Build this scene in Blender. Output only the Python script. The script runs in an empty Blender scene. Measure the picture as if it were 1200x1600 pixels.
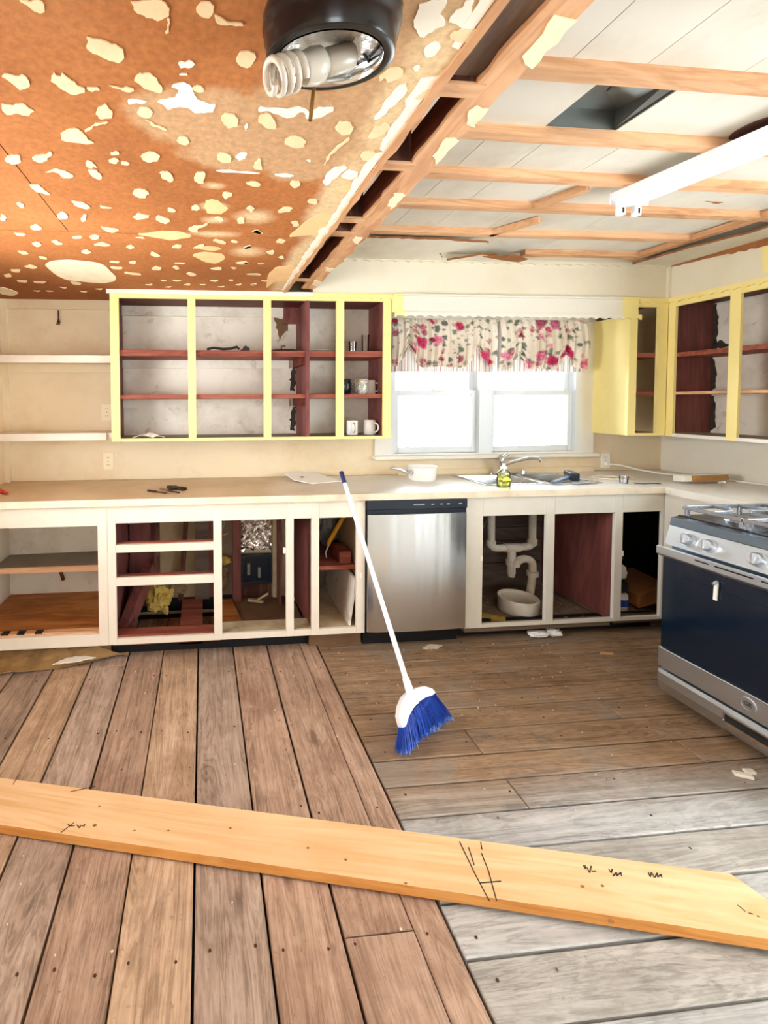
import bpy, bmesh, math, random
from mathutils import Vector, Matrix, noise
random.seed(7)
C = bpy.context.scene.collection
SC = bpy.context.scene
PI = math.pi

# ---------------------------------------------------------------- camera
cam = bpy.data.cameras.new('camera'); camo = bpy.data.objects.new('camera', cam); C.objects.link(camo)
YAW, PITCH, ROLL, FPX, CX, CY, EYE = .0852, .0359, -.0046, 700.0, 376.48, 653.45, 1.45
f_ = Vector((math.sin(YAW)*math.cos(PITCH), math.cos(YAW)*math.cos(PITCH), -math.sin(PITCH)))
r0 = Vector((math.cos(YAW), -math.sin(YAW), 0)); u0 = r0.cross(f_)
r_ = math.cos(ROLL)*r0 + math.sin(ROLL)*u0; u_ = -math.sin(ROLL)*r0 + math.cos(ROLL)*u0
M = Matrix((r_, u_, -f_)).transposed().to_4x4(); M.translation = (0, 0, EYE)
camo.matrix_world = M
cam.sensor_fit = 'VERTICAL'; cam.sensor_height = 36; cam.sensor_width = 27
cam.lens = FPX/1600*36
cam.shift_x = (600-CX)/1600; cam.shift_y = (CY-800)/1600
cam.clip_start = .02
SC.camera = camo

# ---------------------------------------------------------------- light and exposure
def srgb(h):
    h = h.lstrip('#'); v = [int(h[i:i+2], 16)/255 for i in (0, 2, 4)]
    return [x/12.92 if x <= .04045 else ((x+.055)/1.055)**2.4 for x in v]
w = bpy.data.worlds.new('overcast_sky'); SC.world = w; w.use_nodes = True
bg = w.node_tree.nodes['Background']; bg.inputs[0].default_value = (.86, .94, 1, 1); bg.inputs[1].default_value = 14.0
def area(name, loc, rot, sx, sy, power, col, spread=PI):
    l = bpy.data.lights.new(name, 'AREA'); l.shape = 'RECTANGLE'; l.size = sx; l.size_y = sy
    l.energy = power; l.color = col; l.spread = spread
    o = bpy.data.objects.new(name, l); C.objects.link(o); o.location = loc; o.rotation_euler = rot; return o
p = area('window_portal', (2.06, 3.3, 1.55), (-PI/2, 0, 0), 1.6, 1.1, 10, (1, 1, 1)); p.data.cycles.is_portal = True
area('rear_window_light', (-.2, -2.15, 1.33), (PI/2, 0, 0), .9, 1.0, 4, (1, .88, .72))
p = area('left_window_portal', (-1.41, 1.6, 1.48), (PI/2, 0, -PI/2), .9, .85, 5, (.95, .98, 1)); p.data.cycles.is_portal = True
q = area('left_fill_light', (-1.3, 1.6, 1.48), (PI/2+.12, 0, -PI/2+.1), .85, .8, 16, (.97, .99, 1), 1.9)  # added lamp at the left opening, aimed to brighten the right wall
area('side_door_light', (3.4, .1, 1.05), (PI/2, 0, PI/2), 1.5, 1.9, 8, (.86, .94, 1))
vs = SC.view_settings; vs.view_transform = 'Standard'; vs.look = 'None'; vs.gamma = 1; vs.use_curve_mapping = False
vs.exposure = 0.16
SC.render.film_transparent = False
SC.cycles.max_bounces = 10; SC.cycles.diffuse_bounces = 6; SC.cycles.transparent_max_bounces = 12
SC.cycles.sample_clamp_indirect = 8; SC.cycles.use_denoising = True
SC.cycles.caustics_reflective = False; SC.cycles.caustics_refractive = False

# ---------------------------------------------------------------- materials
MATS = {}
class NT:
    def __init__(s, name):
        s.m = bpy.data.materials.new(name); s.m.use_nodes = True; s.t = s.m.node_tree
        s.b = s.t.nodes['Principled BSDF']; s.out = s.t.nodes['Material Output']
        MATS[name] = s.m
    def n(s, typ, ins=None, **kw):
        x = s.t.nodes.new(typ)
        for k, v in kw.items(): setattr(x, k, v)
        for k, v in (ins or {}).items(): s.put(x, k, v)
        return x
    def put(s, x, k, v):
        if isinstance(v, bpy.types.NodeSocket): s.t.links.new(v, x.inputs[k])
        else: x.inputs[k].default_value = v
    def obj(s, vary=True):
        tc = s.n('ShaderNodeTexCoord').outputs['Object']
        if not vary: return tc
        oi = s.n('ShaderNodeObjectInfo').outputs['Random']
        mm = s.n('ShaderNodeMath', {0: oi, 1: 41.0}, operation='MULTIPLY').outputs[0]
        return s.n('ShaderNodeVectorMath', {0: tc, 1: mm}, operation='ADD').outputs[0]
    def mapping(s, v, scale, loc=(0, 0, 0), rot=(0, 0, 0)):
        return s.n('ShaderNodeMapping', {'Vector': v, 'Scale': scale, 'Location': loc, 'Rotation': rot}).outputs[0]
    def noise(s, v, scale=5, detail=5, rough=.6, dist=0):
        return s.n('ShaderNodeTexNoise', {'Vector': v, 'Scale': scale, 'Detail': detail, 'Roughness': rough, 'Distortion': dist}).outputs['Fac']
    def ramp(s, fac, stops):
        r = s.n('ShaderNodeValToRGB', {'Fac': fac}); cr = r.color_ramp
        while len(cr.elements) < len(stops): cr.elements.new(.5)
        for e, (p_, c) in zip(cr.elements, stops):
            e.position = p_; e.color = (*srgb(c), 1) if isinstance(c, str) else (c, c, c, 1)
        return r.outputs['Color']
    def mix(s, fac, a, b, mode='MIX'):
        x = s.n('ShaderNodeMix', data_type='RGBA', blend_type=mode)
        for i, v in ((0, fac), (6, a), (7, b)):
            if isinstance(v, str): v = (*srgb(v), 1)
            s.put(x, i, v)
        return x.outputs[2]
    def math(s, op, a, b=0.0, clamp=False):
        return s.n('ShaderNodeMath', {0: a, 1: b}, operation=op, use_clamp=clamp).outputs[0]
    def bump(s, h, strength=.3, dist=.004):
        s.put(s.b, 'Normal', s.n('ShaderNodeBump', {'Height': h, 'Strength': strength, 'Distance': dist}).outputs[0])
    def fin(s, col, rough=.6, metal=0, spec=.4):
        if isinstance(col, str): col = (*srgb(col), 1)
        s.put(s.b, 'Base Color', col); s.put(s.b, 'Roughness', rough); s.b.inputs['Metallic'].default_value = metal
        s.b.inputs['Specular IOR Level'].default_value = spec
        return s.m

def plain(name, col, rough=.5, metal=0, spec=.4):
    return NT(name).fin(col, rough, metal, spec)

def paint(name, col, dirt, amount=.35, scale=6, rough=.55, grime=.0, spec=.3):
    """painted surface with slight mottling and dirt blotches"""
    t = NT(name); v = t.obj()
    a = t.noise(v, scale, 6, .65); b = t.noise(v, scale*9, 3, .6)
    m1 = t.ramp(a, [(.45, 0.0), (.8, 1.0)])
    fac = t.math('MULTIPLY', m1, amount)
    col_ = t.mix(fac, col, dirt)
    if grime:
        g = t.noise(v, scale*2.2, 8, .75, .5)
        gm = t.math('MULTIPLY', t.ramp(g, [(.58, 0.0), (.72, 1.0)]), grime)
        col_ = t.mix(gm, col_, dirt)
    t.bump(b, .12, .002)
    return t.fin(col_, rough, 0, spec)

def wood(name, dark, mid, light, axis='X', fine=30, rough=.7, vary=.18, stain=None, stain_amt=.0, bump=.25, knots=False, stretch=1.3):
    t = NT(name); v = t.obj()
    sc = {'X': (stretch, fine, fine), 'Y': (fine, stretch, fine), 'Z': (fine, fine, stretch)}[axis]
    mp = t.mapping(v, sc)
    warp = t.noise(v, 2.5, 2, .5)
    g1 = t.noise(mp, 1.0, 7, .62, .9)
    sc2 = tuple(x*.22 if x == fine else x*.5 for x in sc)
    g2 = t.noise(t.mapping(v, sc2), 1.0, 4, .6, 1.6)
    rings = t.math('SINE', t.math('MULTIPLY', g2, 42.0))
    rings = t.math('MULTIPLY', rings, .06)
    g = t.math('ADD', t.math('ADD', t.math('MULTIPLY', g1, .66), t.math('MULTIPLY', g2, .34)), rings)
    col = t.ramp(g, [(.26, dark), (.48, mid), (.74, light)])
    big = t.noise(v, 3.2, 4, .6, .3)
    if stain:
        sm = t.math('MULTIPLY', t.ramp(big, [(.50, 0.0), (.68, 1.0)]), stain_amt)
        col = t.mix(sm, col, stain)
    if knots:
        vo = t.n('ShaderNodeTexVoronoi', {'Vector': t.mapping(v, tuple(2.2 if x == stretch else 7 for x in sc)), 'Scale': 1.0, 'Randomness': 1.0})
        km = t.ramp(vo.outputs['Distance'], [(.05, 1.0), (.13, 0.0)])
        col = t.mix(t.math('MULTIPLY', km, .75), col, dark)
    spk = t.noise(v, 46, 3, .7)
    col = t.mix(t.math('MULTIPLY', t.ramp(spk, [(.64, 0.0), (.76, 1.0)]), .35), col, dark)
    oi = t.n('ShaderNodeObjectInfo').outputs['Random']
    val = t.math('ADD', t.math('MULTIPLY', oi, vary*2), 1-vary)
    hs = t.n('ShaderNodeHueSaturation', {'Color': col, 'Value': val}).outputs[0]
    t.bump(g1, bump, .003)
    return t.fin(hs, rough, 0, .25)

def metal(name, col, rough=.3, streak=None, smudge=.15):
    t = NT(name); v = t.obj()
    if streak:
        sc = {'X': (1, 220, 220), 'Y': (220, 1, 220), 'Z': (220, 220, 1)}[streak]
        g = t.noise(t.mapping(v, sc), 1, 3, .5)
    else: g = t.noise(v, 30, 4, .6)
    s_ = t.noise(v, 7, 5, .65)
    c1 = srgb(col); d = [x*.7 for x in c1]
    cc = t.mix(t.math('MULTIPLY', g, .5), (*c1, 1), (*d, 1))
    r = t.math('ADD', t.math('MULTIPLY', s_, smudge*2), rough-smudge, True)
    t.bump(g, .05, .001)
    return t.fin(cc, r, 1.0, .5)

# setting
m_wall = paint('aged_cream_wall_paint', '#E2D0AF', '#BF9C6C', .55, 2.2, .6, .25)
m_wall_r = paint('pale_wall_paint', '#E3DDCE', '#CDBD9D', .4, 2.0, .6, .1)
m_soffit = paint('ivory_soffit_paint', '#DBD3BD', '#C9B991', .45, 2.5, .55)
m_white = paint('white_gloss_paint', '#DFDBD0', '#C4B9A4', .3, 5, .4, .1)
m_sash = plain('white_window_vinyl', '#D3D8DA', .35)
m_basepaint = paint('cream_cabinet_paint', '#E3D9C9', '#C7B291', .3, 4, .42, .18)
m_yellow = paint('pale_yellow_paint', '#EBDA92', '#D8BE6B', .3, 5, .42, .08)
m_redwood = wood('dark_red_stained_wood', '#3A140F', '#5E241B', '#7C3A2A', 'X', 24, .55, .15)
m_redwood_y = wood('red_stained_panel', '#4A2826', '#6A3C38', '#824C46', 'Z', 16, .55, .1, '#8A4A3A', .4)
m_shelfred = wood('red_brown_shelf_wood', '#5A2A1E', '#874636', '#A1624E', 'X', 26, .6, .12)
m_backpanel = paint('dirty_grey_white_board', '#DED5C6', '#8E735C', .6, 3.0, .7, .75)
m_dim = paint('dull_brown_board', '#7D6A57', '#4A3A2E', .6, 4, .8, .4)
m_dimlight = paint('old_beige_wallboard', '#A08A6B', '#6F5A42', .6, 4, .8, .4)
m_deck = paint('dusty_beige_board', '#B9A684', '#6B573F', .6, 7, .8, .5)
m_ply = wood('orange_brown_plywood', '#6E3B17', '#A8662F', '#C68748', 'X', 14, .5, .05, '#5E3214', .4)
m_greyboard = paint('grey_dusty_shelf_board', '#8E857A', '#5F564C', .5, 8, .75, .3)
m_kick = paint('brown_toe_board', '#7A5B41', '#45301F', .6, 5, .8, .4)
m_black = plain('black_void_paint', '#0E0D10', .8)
m_oldfir = wood('pale_fir_strip', '#A9764C', '#D0A077', '#E4BC95', 'X', 22, .7, .12)
m_oldfir_y = wood('pale_fir_strip_lengthwise', '#A9764C', '#CB9A70', '#E0B68E', 'Y', 22, .7, .12, '#8A5836', .3)
m_brownfir = wood('dark_red_brown_beam', '#2E120C', '#54261A', '#74402C', 'Y', 18, .7, .1)
m_greyplank = wood('grey_brown_old_plank', '#4E3B30', '#7B6656', '#9B8674', 'Y', 14, .75, .05, '#4A3A34', .5)
m_post = wood('dark_wood_and_block_shade', '#2A1612', '#4B2B21', '#7F5742', 'Z', 22, .75, .1)  # dark studs; on the header blocks it stands in for shade
m_torn = paint('torn_brown_fibreboard_edge', '#9A6238', '#5A3317', .7, 12, .85, .4)

def ceil_mat():
    t = NT('orange_brown_paper_ceiling'); v = t.obj(False)
    a = t.noise(v, 1.6, 5, .6); b = t.noise(v, 90, 3, .6); d = t.noise(v, 5, 5, .7)
    col = t.ramp(a, [(.3, '#9A5F34'), (.5, '#AD6D3D'), (.72, '#B97A4A')])
    # tan bleached areas, each a stain with its own outline
    sep = t.n('ShaderNodeSeparateXYZ', {0: v}); X, Y = sep.outputs[0], sep.outputs[1]
    def blob(cx, cy, rx, ry, soft=.25):
        dx = t.math('DIVIDE', t.math('SUBTRACT', X, cx), rx); dy = t.math('DIVIDE', t.math('SUBTRACT', Y, cy), ry)
        dd = t.math('SQRT', t.math('ADD', t.math('MULTIPLY', dx, dx), t.math('MULTIPLY', dy, dy)))
        dd = t.math('ADD', dd, t.math('MULTIPLY', t.math('SUBTRACT', d, .5), .9))
        return t.ramp(dd, [(1-soft, 1.0), (1+soft*.3, 0.0)])
    tan = None
    for q in ((.02, 1.12, .22, .13), (.22, 1.15, .22, .2), (.12, 1.27, .2, .1), (.42, 1.0, .17, .5), (.3, 1.32, .14, .1)):
        k = blob(*q); tan = k if tan is None else t.math('MAXIMUM', tan, k)
    col = t.mix(t.math('MULTIPLY', tan, .8), col, '#C4A078')
    pale = None
    for q in ((.04, 1.45, .05, .03, .8), (.045, 1.6, .06, .04, .8), (.05, 1.72, .06, .04, .8), (.05, 1.86, .13, .045, .8), (.2, 1.68, .09, .08, .8), (.21, 2.06, .1, .09, .8), (.47, 2.6, .08, .3, .6), (.45, 1.55, .09, .45, .5), (.47, 2.1, .08, .5, .5), (.47, 1.0, .09, .3, .5)):
        k = blob(*q); pale = k if pale is None else t.math('MAXIMUM', pale, k)
    col = t.mix(t.math('MULTIPLY', pale, .85), col, '#E2C69A')
    dark = blob(-1.15, 2.9, .9, .45, .5)  # shade of the far left corner painted into the ceiling colour
    col = t.mix(t.math('MULTIPLY', dark, .45), col, '#7A4426')
    spk = t.ramp(t.noise(v, 60, 4, .7), [(.35, .80), (.65, 1.06)])
    col = t.mix(1.0, col, spk, 'MULTIPLY')
    t.bump(b, .25, .002)
    return t.fin(col, .85, 0, .15)
m_ceil = ceil_mat()
m_glue = paint('cream_dried_adhesive', '#E6CDA3', '#CBA675', .5, 22, .85, .3)
m_tornpaper = paint('white_torn_plaster', '#EFE7D6', '#DCCBA9', .3, 18, .85)
m_pale = paint('pale_plaster_patch', '#EADCBC', '#CDB488', .5, 12, .85, .2)
m_bleach = paint('bleached_tan_paper', '#E7BF8A', '#D2A06A', .5, 14, .85)
m_fibre = paint('white_fibreboard', '#DDD7C8', '#A89C82', .5, 2.2, .85, .35)

def board(name, dark, mid, light, axis, stain, worn=None):
    """old floorboard: grain, knots, scuffs, dark grime, and, on the right half, near daylight painted in as grey turning brown"""
    t = NT(name); v = t.obj(); w0 = t.obj(False)
    A = lambda l, c: (l, c, c) if axis == 'X' else (c, l, c)
    g1 = t.noise(t.mapping(v, A(1.8, 62)), 1.0, 6, .6, .5)
    g2 = t.noise(t.mapping(v, A(.9, 9)), 1.0, 5, .62, 2.2)
    rings = t.math('MULTIPLY', t.math('SINE', t.math('MULTIPLY', g2, 60.0)), .055)
    m = t.noise(v, 9, 5, .65)
    g = t.math('ADD', t.math('ADD', t.math('ADD', t.math('MULTIPLY', g1, .42), t.math('MULTIPLY', g2, .30)), t.math('MULTIPLY', m, .28)), rings)
    col = t.ramp(g, [(.30, dark), (.5, mid), (.70, light)])
    if worn:  # doorway daylight painted in: grey near boards fade to brown along Y
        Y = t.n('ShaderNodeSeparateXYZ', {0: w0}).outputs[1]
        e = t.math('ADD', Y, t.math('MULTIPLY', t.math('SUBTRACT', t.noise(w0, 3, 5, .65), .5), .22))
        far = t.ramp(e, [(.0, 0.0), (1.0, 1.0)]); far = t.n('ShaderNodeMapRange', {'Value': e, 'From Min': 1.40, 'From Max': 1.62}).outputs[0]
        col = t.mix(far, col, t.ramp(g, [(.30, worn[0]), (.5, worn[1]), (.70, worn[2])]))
    big = t.noise(v, 2.6, 5, .62, .4)
    col = t.mix(t.math('MULTIPLY', t.ramp(big, [(.50, 0.0), (.66, 1.0)]), .5), col, stain)
    gr = t.noise(t.mapping(v, A(3, 11)), 1.0, 6, .7, .6)
    col = t.mix(t.math('MULTIPLY', t.ramp(gr, [(.60, 0.0), (.70, 1.0)]), .45), col, dark)
    vo = t.n('ShaderNodeTexVoronoi', {'Vector': t.mapping(v, A(1.6, 5.5)), 'Scale': 1.0, 'Randomness': 1.0})
    kd = t.math('ADD', vo.outputs['Distance'], t.math('MULTIPLY', t.math('SUBTRACT', m, .5), .12))
    col = t.mix(t.math('MULTIPLY', t.ramp(kd, [(.05, 1.0), (.10, 0.0)]), .8), col, dark)
    sp = t.noise(v, 55, 3, .7)
    col = t.mix(t.math('MULTIPLY', t.ramp(sp, [(.64, 0.0), (.72, 1.0)]), .5), col, dark)
    pl = t.noise(v, 33, 4, .75)
    col = t.mix(t.math('MULTIPLY', t.ramp(pl, [(.68, 0.0), (.76, 1.0)]), .35), col, light)
    oi = t.n('ShaderNodeObjectInfo').outputs['Random']
    hs = t.n('ShaderNodeHueSaturation', {'Color': col, 'Value': t.math('ADD', t.math('MULTIPLY', oi, .16), .92)}).outputs[0]
    t.bump(t.math('ADD', g1, t.math('MULTIPLY', m, .6)), .4, .003)
    return t.fin(hs, .62, 0, .25)
left_warm = [board('weathered_fir_board_%s' % n_, *c, 'Y', s) for n_, c, s in (
    ('reddish', ('#6C5444', '#AC8D77', '#CAAC96'), '#7A5744'),
    ('tan', ('#705743', '#B29479', '#D0B499'), '#7F6149'),
    ('greyish', ('#6C594C', '#AA917F', '#C8B4A4'), '#74604F'))]
wn = ('#574332', '#917459', '#B09478')  # brown of the floor beyond the painted daylight
right_boards = [board('weathered_board_daylight_grey_%s' % n_, *c, 'X', s, wn) for n_, c, s in (
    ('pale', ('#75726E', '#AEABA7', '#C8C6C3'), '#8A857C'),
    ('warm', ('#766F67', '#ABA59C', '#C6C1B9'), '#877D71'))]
m_lumber = wood('fresh_pine_lumber', '#D09C66', '#E0B584', '#ECCDA3', 'X', 20, .55, .03, '#E6C296', .5, .1, False, .9)
m_lumber_edge = wood('orange_pine_edge', '#B5722F', '#D29450', '#E0AA68', 'X', 30, .6, .03)
m_counter = paint('worn_laminate_top', '#D9C3A0', '#A98455', .6, 2.6, .42, .3)
def counter_mat():
    t = NT('worn_cream_laminate'); v = t.obj(False)
    X = t.n('ShaderNodeSeparateXYZ', {0: v}).outputs[0]
    a = t.noise(v, 3, 6, .65); g = t.noise(v, 9, 8, .75, .5)
    whiten = t.ramp(t.math('ADD', X, t.math('MULTIPLY', t.math('SUBTRACT', a, .5), .8)), [(.35, 0.0), (.95, 1.0)])  # laminate turns whiter towards the right
    col = t.mix(whiten, t.ramp(a, [(.35, '#C3A27A'), (.65, '#D3BA95')]), '#E2DFD8')
    col = t.mix(t.math('MULTIPLY', t.ramp(g, [(.6, 0.0), (.72, 1.0)]), .45), col, '#8A6238')
    return t.fin(col, .38, 0, .4)
m_counter = counter_mat()
m_trimedge = paint('aged_counter_edging', '#E2D5BC', '#B09A76', .6, 6, .5, .3)
def door_steel():
    t = NT('brushed_stainless_steel'); v = t.obj(False)
    g = t.noise(t.mapping(v, (220, 220, 1)), 1, 3, .5)
    wv = t.noise(t.mapping(v, (13, 13, .22), (3, 0, 0)), 1, 1, .5)
    sm = t.noise(v, 6, 5, .7)
    cc = t.mix(t.math('MULTIPLY', g, .4), '#F0F2F3', '#C4C8CA')
    t.bump(wv, .35, .02)
    return t.fin(cc, t.math('ADD', t.math('MULTIPLY', sm, .05), .22), 1.0, .5)
m_steel = door_steel()
m_steel_h = metal('stainless_trim', '#DCE5F0', .34, 'Y', .05)
m_sinksteel = metal('sink_steel', '#C8CBCC', .25, None, .08)
m_chrome = plain('chrome', '#DDE0E3', .12, 1.0)
m_darkglass = plain('black_oven_glass', '#06182A', .14, 0, .6)  # navy base stands in for sky reflected in the glass
m_navy = plain('dark_navy_plastic', '#1B2430', .3)
m_navy2 = plain('deep_blue_black_plastic', '#0B1524', .35)
m_iron = plain('grey_cast_iron', '#A9AFBA', .25, .8)
m_enamel = plain('black_cooktop_enamel', '#15181D', .2, 0, .6)
m_greylip = metal('grey_worn_cooktop_lip', '#6C7680', .4, None, .15)
m_pvc = paint('dirty_white_pvc', '#D8D2C6', '#8F8573', .4, 12, .45, .3)
m_ceram = plain('white_ceramic', '#EDEAE4', .2)
m_ceram_dark = plain('dark_glazed_ceramic', '#15151F', .2)
m_bristle = plain('blue_broom_bristle', '#2350B8', .5)
m_bristle3 = plain('deep_blue_bristle', '#16348C', .5)
m_bristle2 = plain('pale_blue_bristle_tip', '#6E9BE0', .5)
m_broomwhite = plain('white_broom_plastic', '#F1EFF2', .35)
m_broomtip = plain('navy_handle_tip', '#23245E', .4)
m_bronze = plain('dark_bronze_fixture', '#141215', .22, .3, .6)
m_porcelain = plain('white_porcelain', '#BDB5A6', .25)
m_cfl = plain('frosted_white_lamp_tube', '#C9C1B2', .2)
m_brass = plain('tarnished_brass', '#8A6B3A', .35, 1.0)
m_lightmetal = plain('white_enamel_light_body', '#E9EEF4', .3)
m_duct = metal('dull_grey_duct_metal', '#8E918E', .5, None, .1)
m_rust = paint('rusty_brown_metal', '#4A2C22', '#2A1712', .6, 14, .7)
m_card = paint('brown_chipboard', '#A97B47', '#7E5728', .5, 40, .85, .3)
m_bag = paint('brown_paper', '#B08050', '#8A5E36', .5, 20, .85)
m_cloth = plain('white_rag', '#EFEDEA', .9)
m_insul = paint('yellow_glass_wool', '#B79A4C', '#5F4A22', .7, 18, .95, .5)
m_insul2 = paint('brown_glass_wool', '#7A6247', '#3D2C20', .7, 18, .95, .5)
m_rubberdark = plain('dark_rubber', '#141316', .6)
m_darkmetal = plain('dark_tool_steel', '#3A2F2A', .45, .6)
m_redplastic = plain('red_plastic', '#C23A2C', .4)
m_yellowplastic = plain('yellow_orange_plastic', '#D9982B', .4)
m_bluegrey = plain('blue_grey_plastic', '#5A6B86', .4)
m_outlet = plain('ivory_outlet_plastic', '#E8DAB8', .35)
m_outletw = plain('white_outlet_plastic', '#F2EFE6', .35)
m_cord = plain('white_cord_rubber', '#EFEBE0', .5)
m_torndark = paint('dark_torn_lining_paper', '#3A322D', '#181210', .8, 30, .9)
m_slot = plain('dark_slot', '#1B1512', .6)
m_ink = plain('black_pencil', '#2A1D16', .8)
m_print = plain('pale_grey_print', '#C9CED6', .5)
m_vinyl = paint('peeled_ochre_vinyl', '#967448', '#46331F', .85, 9, .7, .6)
m_vinylback = plain('white_vinyl_backing', '#EFE8DA', .8)
m_debris = paint('pale_plaster_crumbs', '#D9CDB6', '#A08A68', .6, 30, .9)
m_greycloth = paint('grey_plastic_sheet', '#77726E', '#45403D', .6, 8, .5)
m_siding = wood('grey_brown_siding', '#3E332E', '#5C4E46', '#6F6158', 'X', 14, .8, .12)
m_foil = NT('crumpled_foil')
_v = m_foil.obj(); _n = m_foil.noise(m_foil.mapping(_v, (38, 38, 70)), 1, 4, .6, 1.0); m_foil.bump(_n, .4, .006); m_foil = m_foil.fin('#F4F2EE', .24, 1.0)
m_foil_l = NT('crumpled_foil_liner')
_v = m_foil_l.obj(); _n = m_foil_l.noise(_v, 26, 4, .6, .8); m_foil_l.bump(_n, .8, .02); m_foil_l = m_foil_l.fin('#ECE9E2', .4, .7)

def glass_mat(name, tint=(1, 1, 1), refl=1.0):
    t = NT(name); t.t.nodes.remove(t.b)
    tr = t.n('ShaderNodeBsdfTransparent', {'Color': (*tint, 1)}); gl = t.n('ShaderNodeBsdfGlossy', {'Color': (1, 1, 1, 1), 'Roughness': .02})
    fr = t.n('ShaderNodeFresnel', {'IOR': 1.45}); k = t.math('MULTIPLY', fr.outputs[0], refl)
    mx = t.n('ShaderNodeMixShader', {0: k, 1: tr.outputs[0], 2: gl.outputs[0]})
    t.t.links.new(mx.outputs[0], t.out.inputs['Surface']); return t.m
m_pane = glass_mat('clear_window_glass')
m_tumbler = glass_mat('clear_tumbler_glass', (.93, .93, .93), 1.2)
m_clearplastic = glass_mat('clear_plastic_film', (.86, .88, .9), 1.6)
m_soap = glass_mat('yellow_green_liquid', (.95, .95, .40), 1.0)

def floral():
    t = NT('rose_print_cotton'); v = t.n('ShaderNodeTexCoord').outputs['UV']
    base = t.ramp(t.noise(v, 3, 3, .5), [(.4, '#D8CBB7'), (.6, '#E6DCCB')])
    wv = t.n('ShaderNodeVectorMath', {0: v, 1: t.n('ShaderNodeVectorMath', {0: t.n('ShaderNodeTexNoise', {'Vector': v, 'Scale': 22.0, 'Detail': 3.0}).outputs['Color'], 1: (.055, .055, .055)}, operation='MULTIPLY').outputs[0]}, operation='ADD').outputs[0]
    def layer(scale, lo, hi, cols, keep, petal=0, off=0):
        nonlocal base
        vo = t.n('ShaderNodeTexVoronoi', {'Vector': t.mapping(wv, (1, 1, 1), (off, off*.7, 0)), 'Scale': scale, 'Randomness': .9})
        mask = t.ramp(vo.outputs['Distance'], [(lo, 1.0), (hi, 0.0)])
        rnd = t.n('ShaderNodeSeparateColor', {0: vo.outputs['Color']})
        on = t.math('GREATER_THAN', rnd.outputs[0], 1-keep)
        col = t.ramp(rnd.outputs[1], cols)
        if petal:
            pt = t.ramp(t.noise(wv, petal, 3, .6, 1.5), [(.38, .35), (.6, 1.3)])
            col = t.mix(.8, col, pt, 'MULTIPLY')
        base = t.mix(t.math('MULTIPLY', mask, on), base, col)
    layer(19, .26, .46, [(.0, '#66705F'), (.4, '#868F7C'), (.7, '#5A665F'), (1, '#948472')], .55)
    layer(30, .24, .46, [(.0, '#8A7A70'), (.5, '#A79C90'), (1, '#7B8588')], .30, 0, 3)
    layer(8.5, .30, .44, [(.0, '#A8203A'), (.35, '#E0547F'), (.6, '#B02A55'), (.85, '#E98AA4'), (1, '#7A2038')], .5, 60, 1.3)
    layer(15, .25, .44, [(.0, '#C8365A'), (.5, '#D9869A'), (1, '#8A2A40')], .35, 60, 7)
    t.t.nodes.remove(t.b)
    d = t.n('ShaderNodeBsdfDiffuse', {'Color': base}); tl = t.n('ShaderNodeBsdfTranslucent', {'Color': base})
    mx = t.n('ShaderNodeMixShader', {0: .12, 1: d.outputs[0], 2: tl.outputs[0]}); t.t.links.new(mx.outputs[0], t.out.inputs['Surface']); return t.m
m_floral = floral()
def stripe():
    t = NT('striped_lining_cotton'); v = t.n('ShaderNodeTexCoord').outputs['UV']
    X = t.n('ShaderNodeSeparateXYZ', {0: v}).outputs[0]
    s1 = t.math('SINE', t.math('MULTIPLY', X, 260.0)); s2 = t.math('SINE', t.math('MULTIPLY', X, 71.0))
    base = t.mix(t.math('MULTIPLY', t.math('GREATER_THAN', s1, .55), .55), '#D8D2C8', '#77716D')
    base = t.mix(t.math('GREATER_THAN', t.math('MULTIPLY', s1, s2), .80), base, '#C44A5E')
    t.t.nodes.remove(t.b)
    d = t.n('ShaderNodeBsdfDiffuse', {'Color': base}); tl = t.n('ShaderNodeBsdfTranslucent', {'Color': base})
    mx = t.n('ShaderNodeMixShader', {0: .14, 1: d.outputs[0], 2: tl.outputs[0]}); t.t.links.new(mx.outputs[0], t.out.inputs['Surface']); return t.m
m_stripe = stripe()
def mugprint():
    t = NT('blue_flower_printed_ceramic'); v = t.obj()
    a = t.noise(v, 45, 3, .6, 1.0)
    return t.fin(t.ramp(a, [(.4, '#E6E2D6'), (.5, '#6E8FB0'), (.58, '#C9B04C'), (.68, '#E6E2D6')]), .25)
m_mugprint = mugprint()

def soffit_trim():
    """white trim whose two ends carry the cabinets' yellow paint"""
    t = NT('white_trim_with_yellow_overpaint'); g = t.obj(False)
    X = t.n('ShaderNodeSeparateXYZ', {0: g}).outputs[0]
    n_ = t.math('MULTIPLY', t.math('SUBTRACT', t.noise(g, 30, 3, .6), .5), .03)
    X = t.math('ADD', X, n_)
    a = t.math('LESS_THAN', X, 1.285); b = t.math('GREATER_THAN', X, 2.80)
    return t.fin(t.mix(t.math('MAXIMUM', a, b), '#D9D4C6', '#EBDA92'), .42, 0, .3)
m_trimpaint = soffit_trim()

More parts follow.
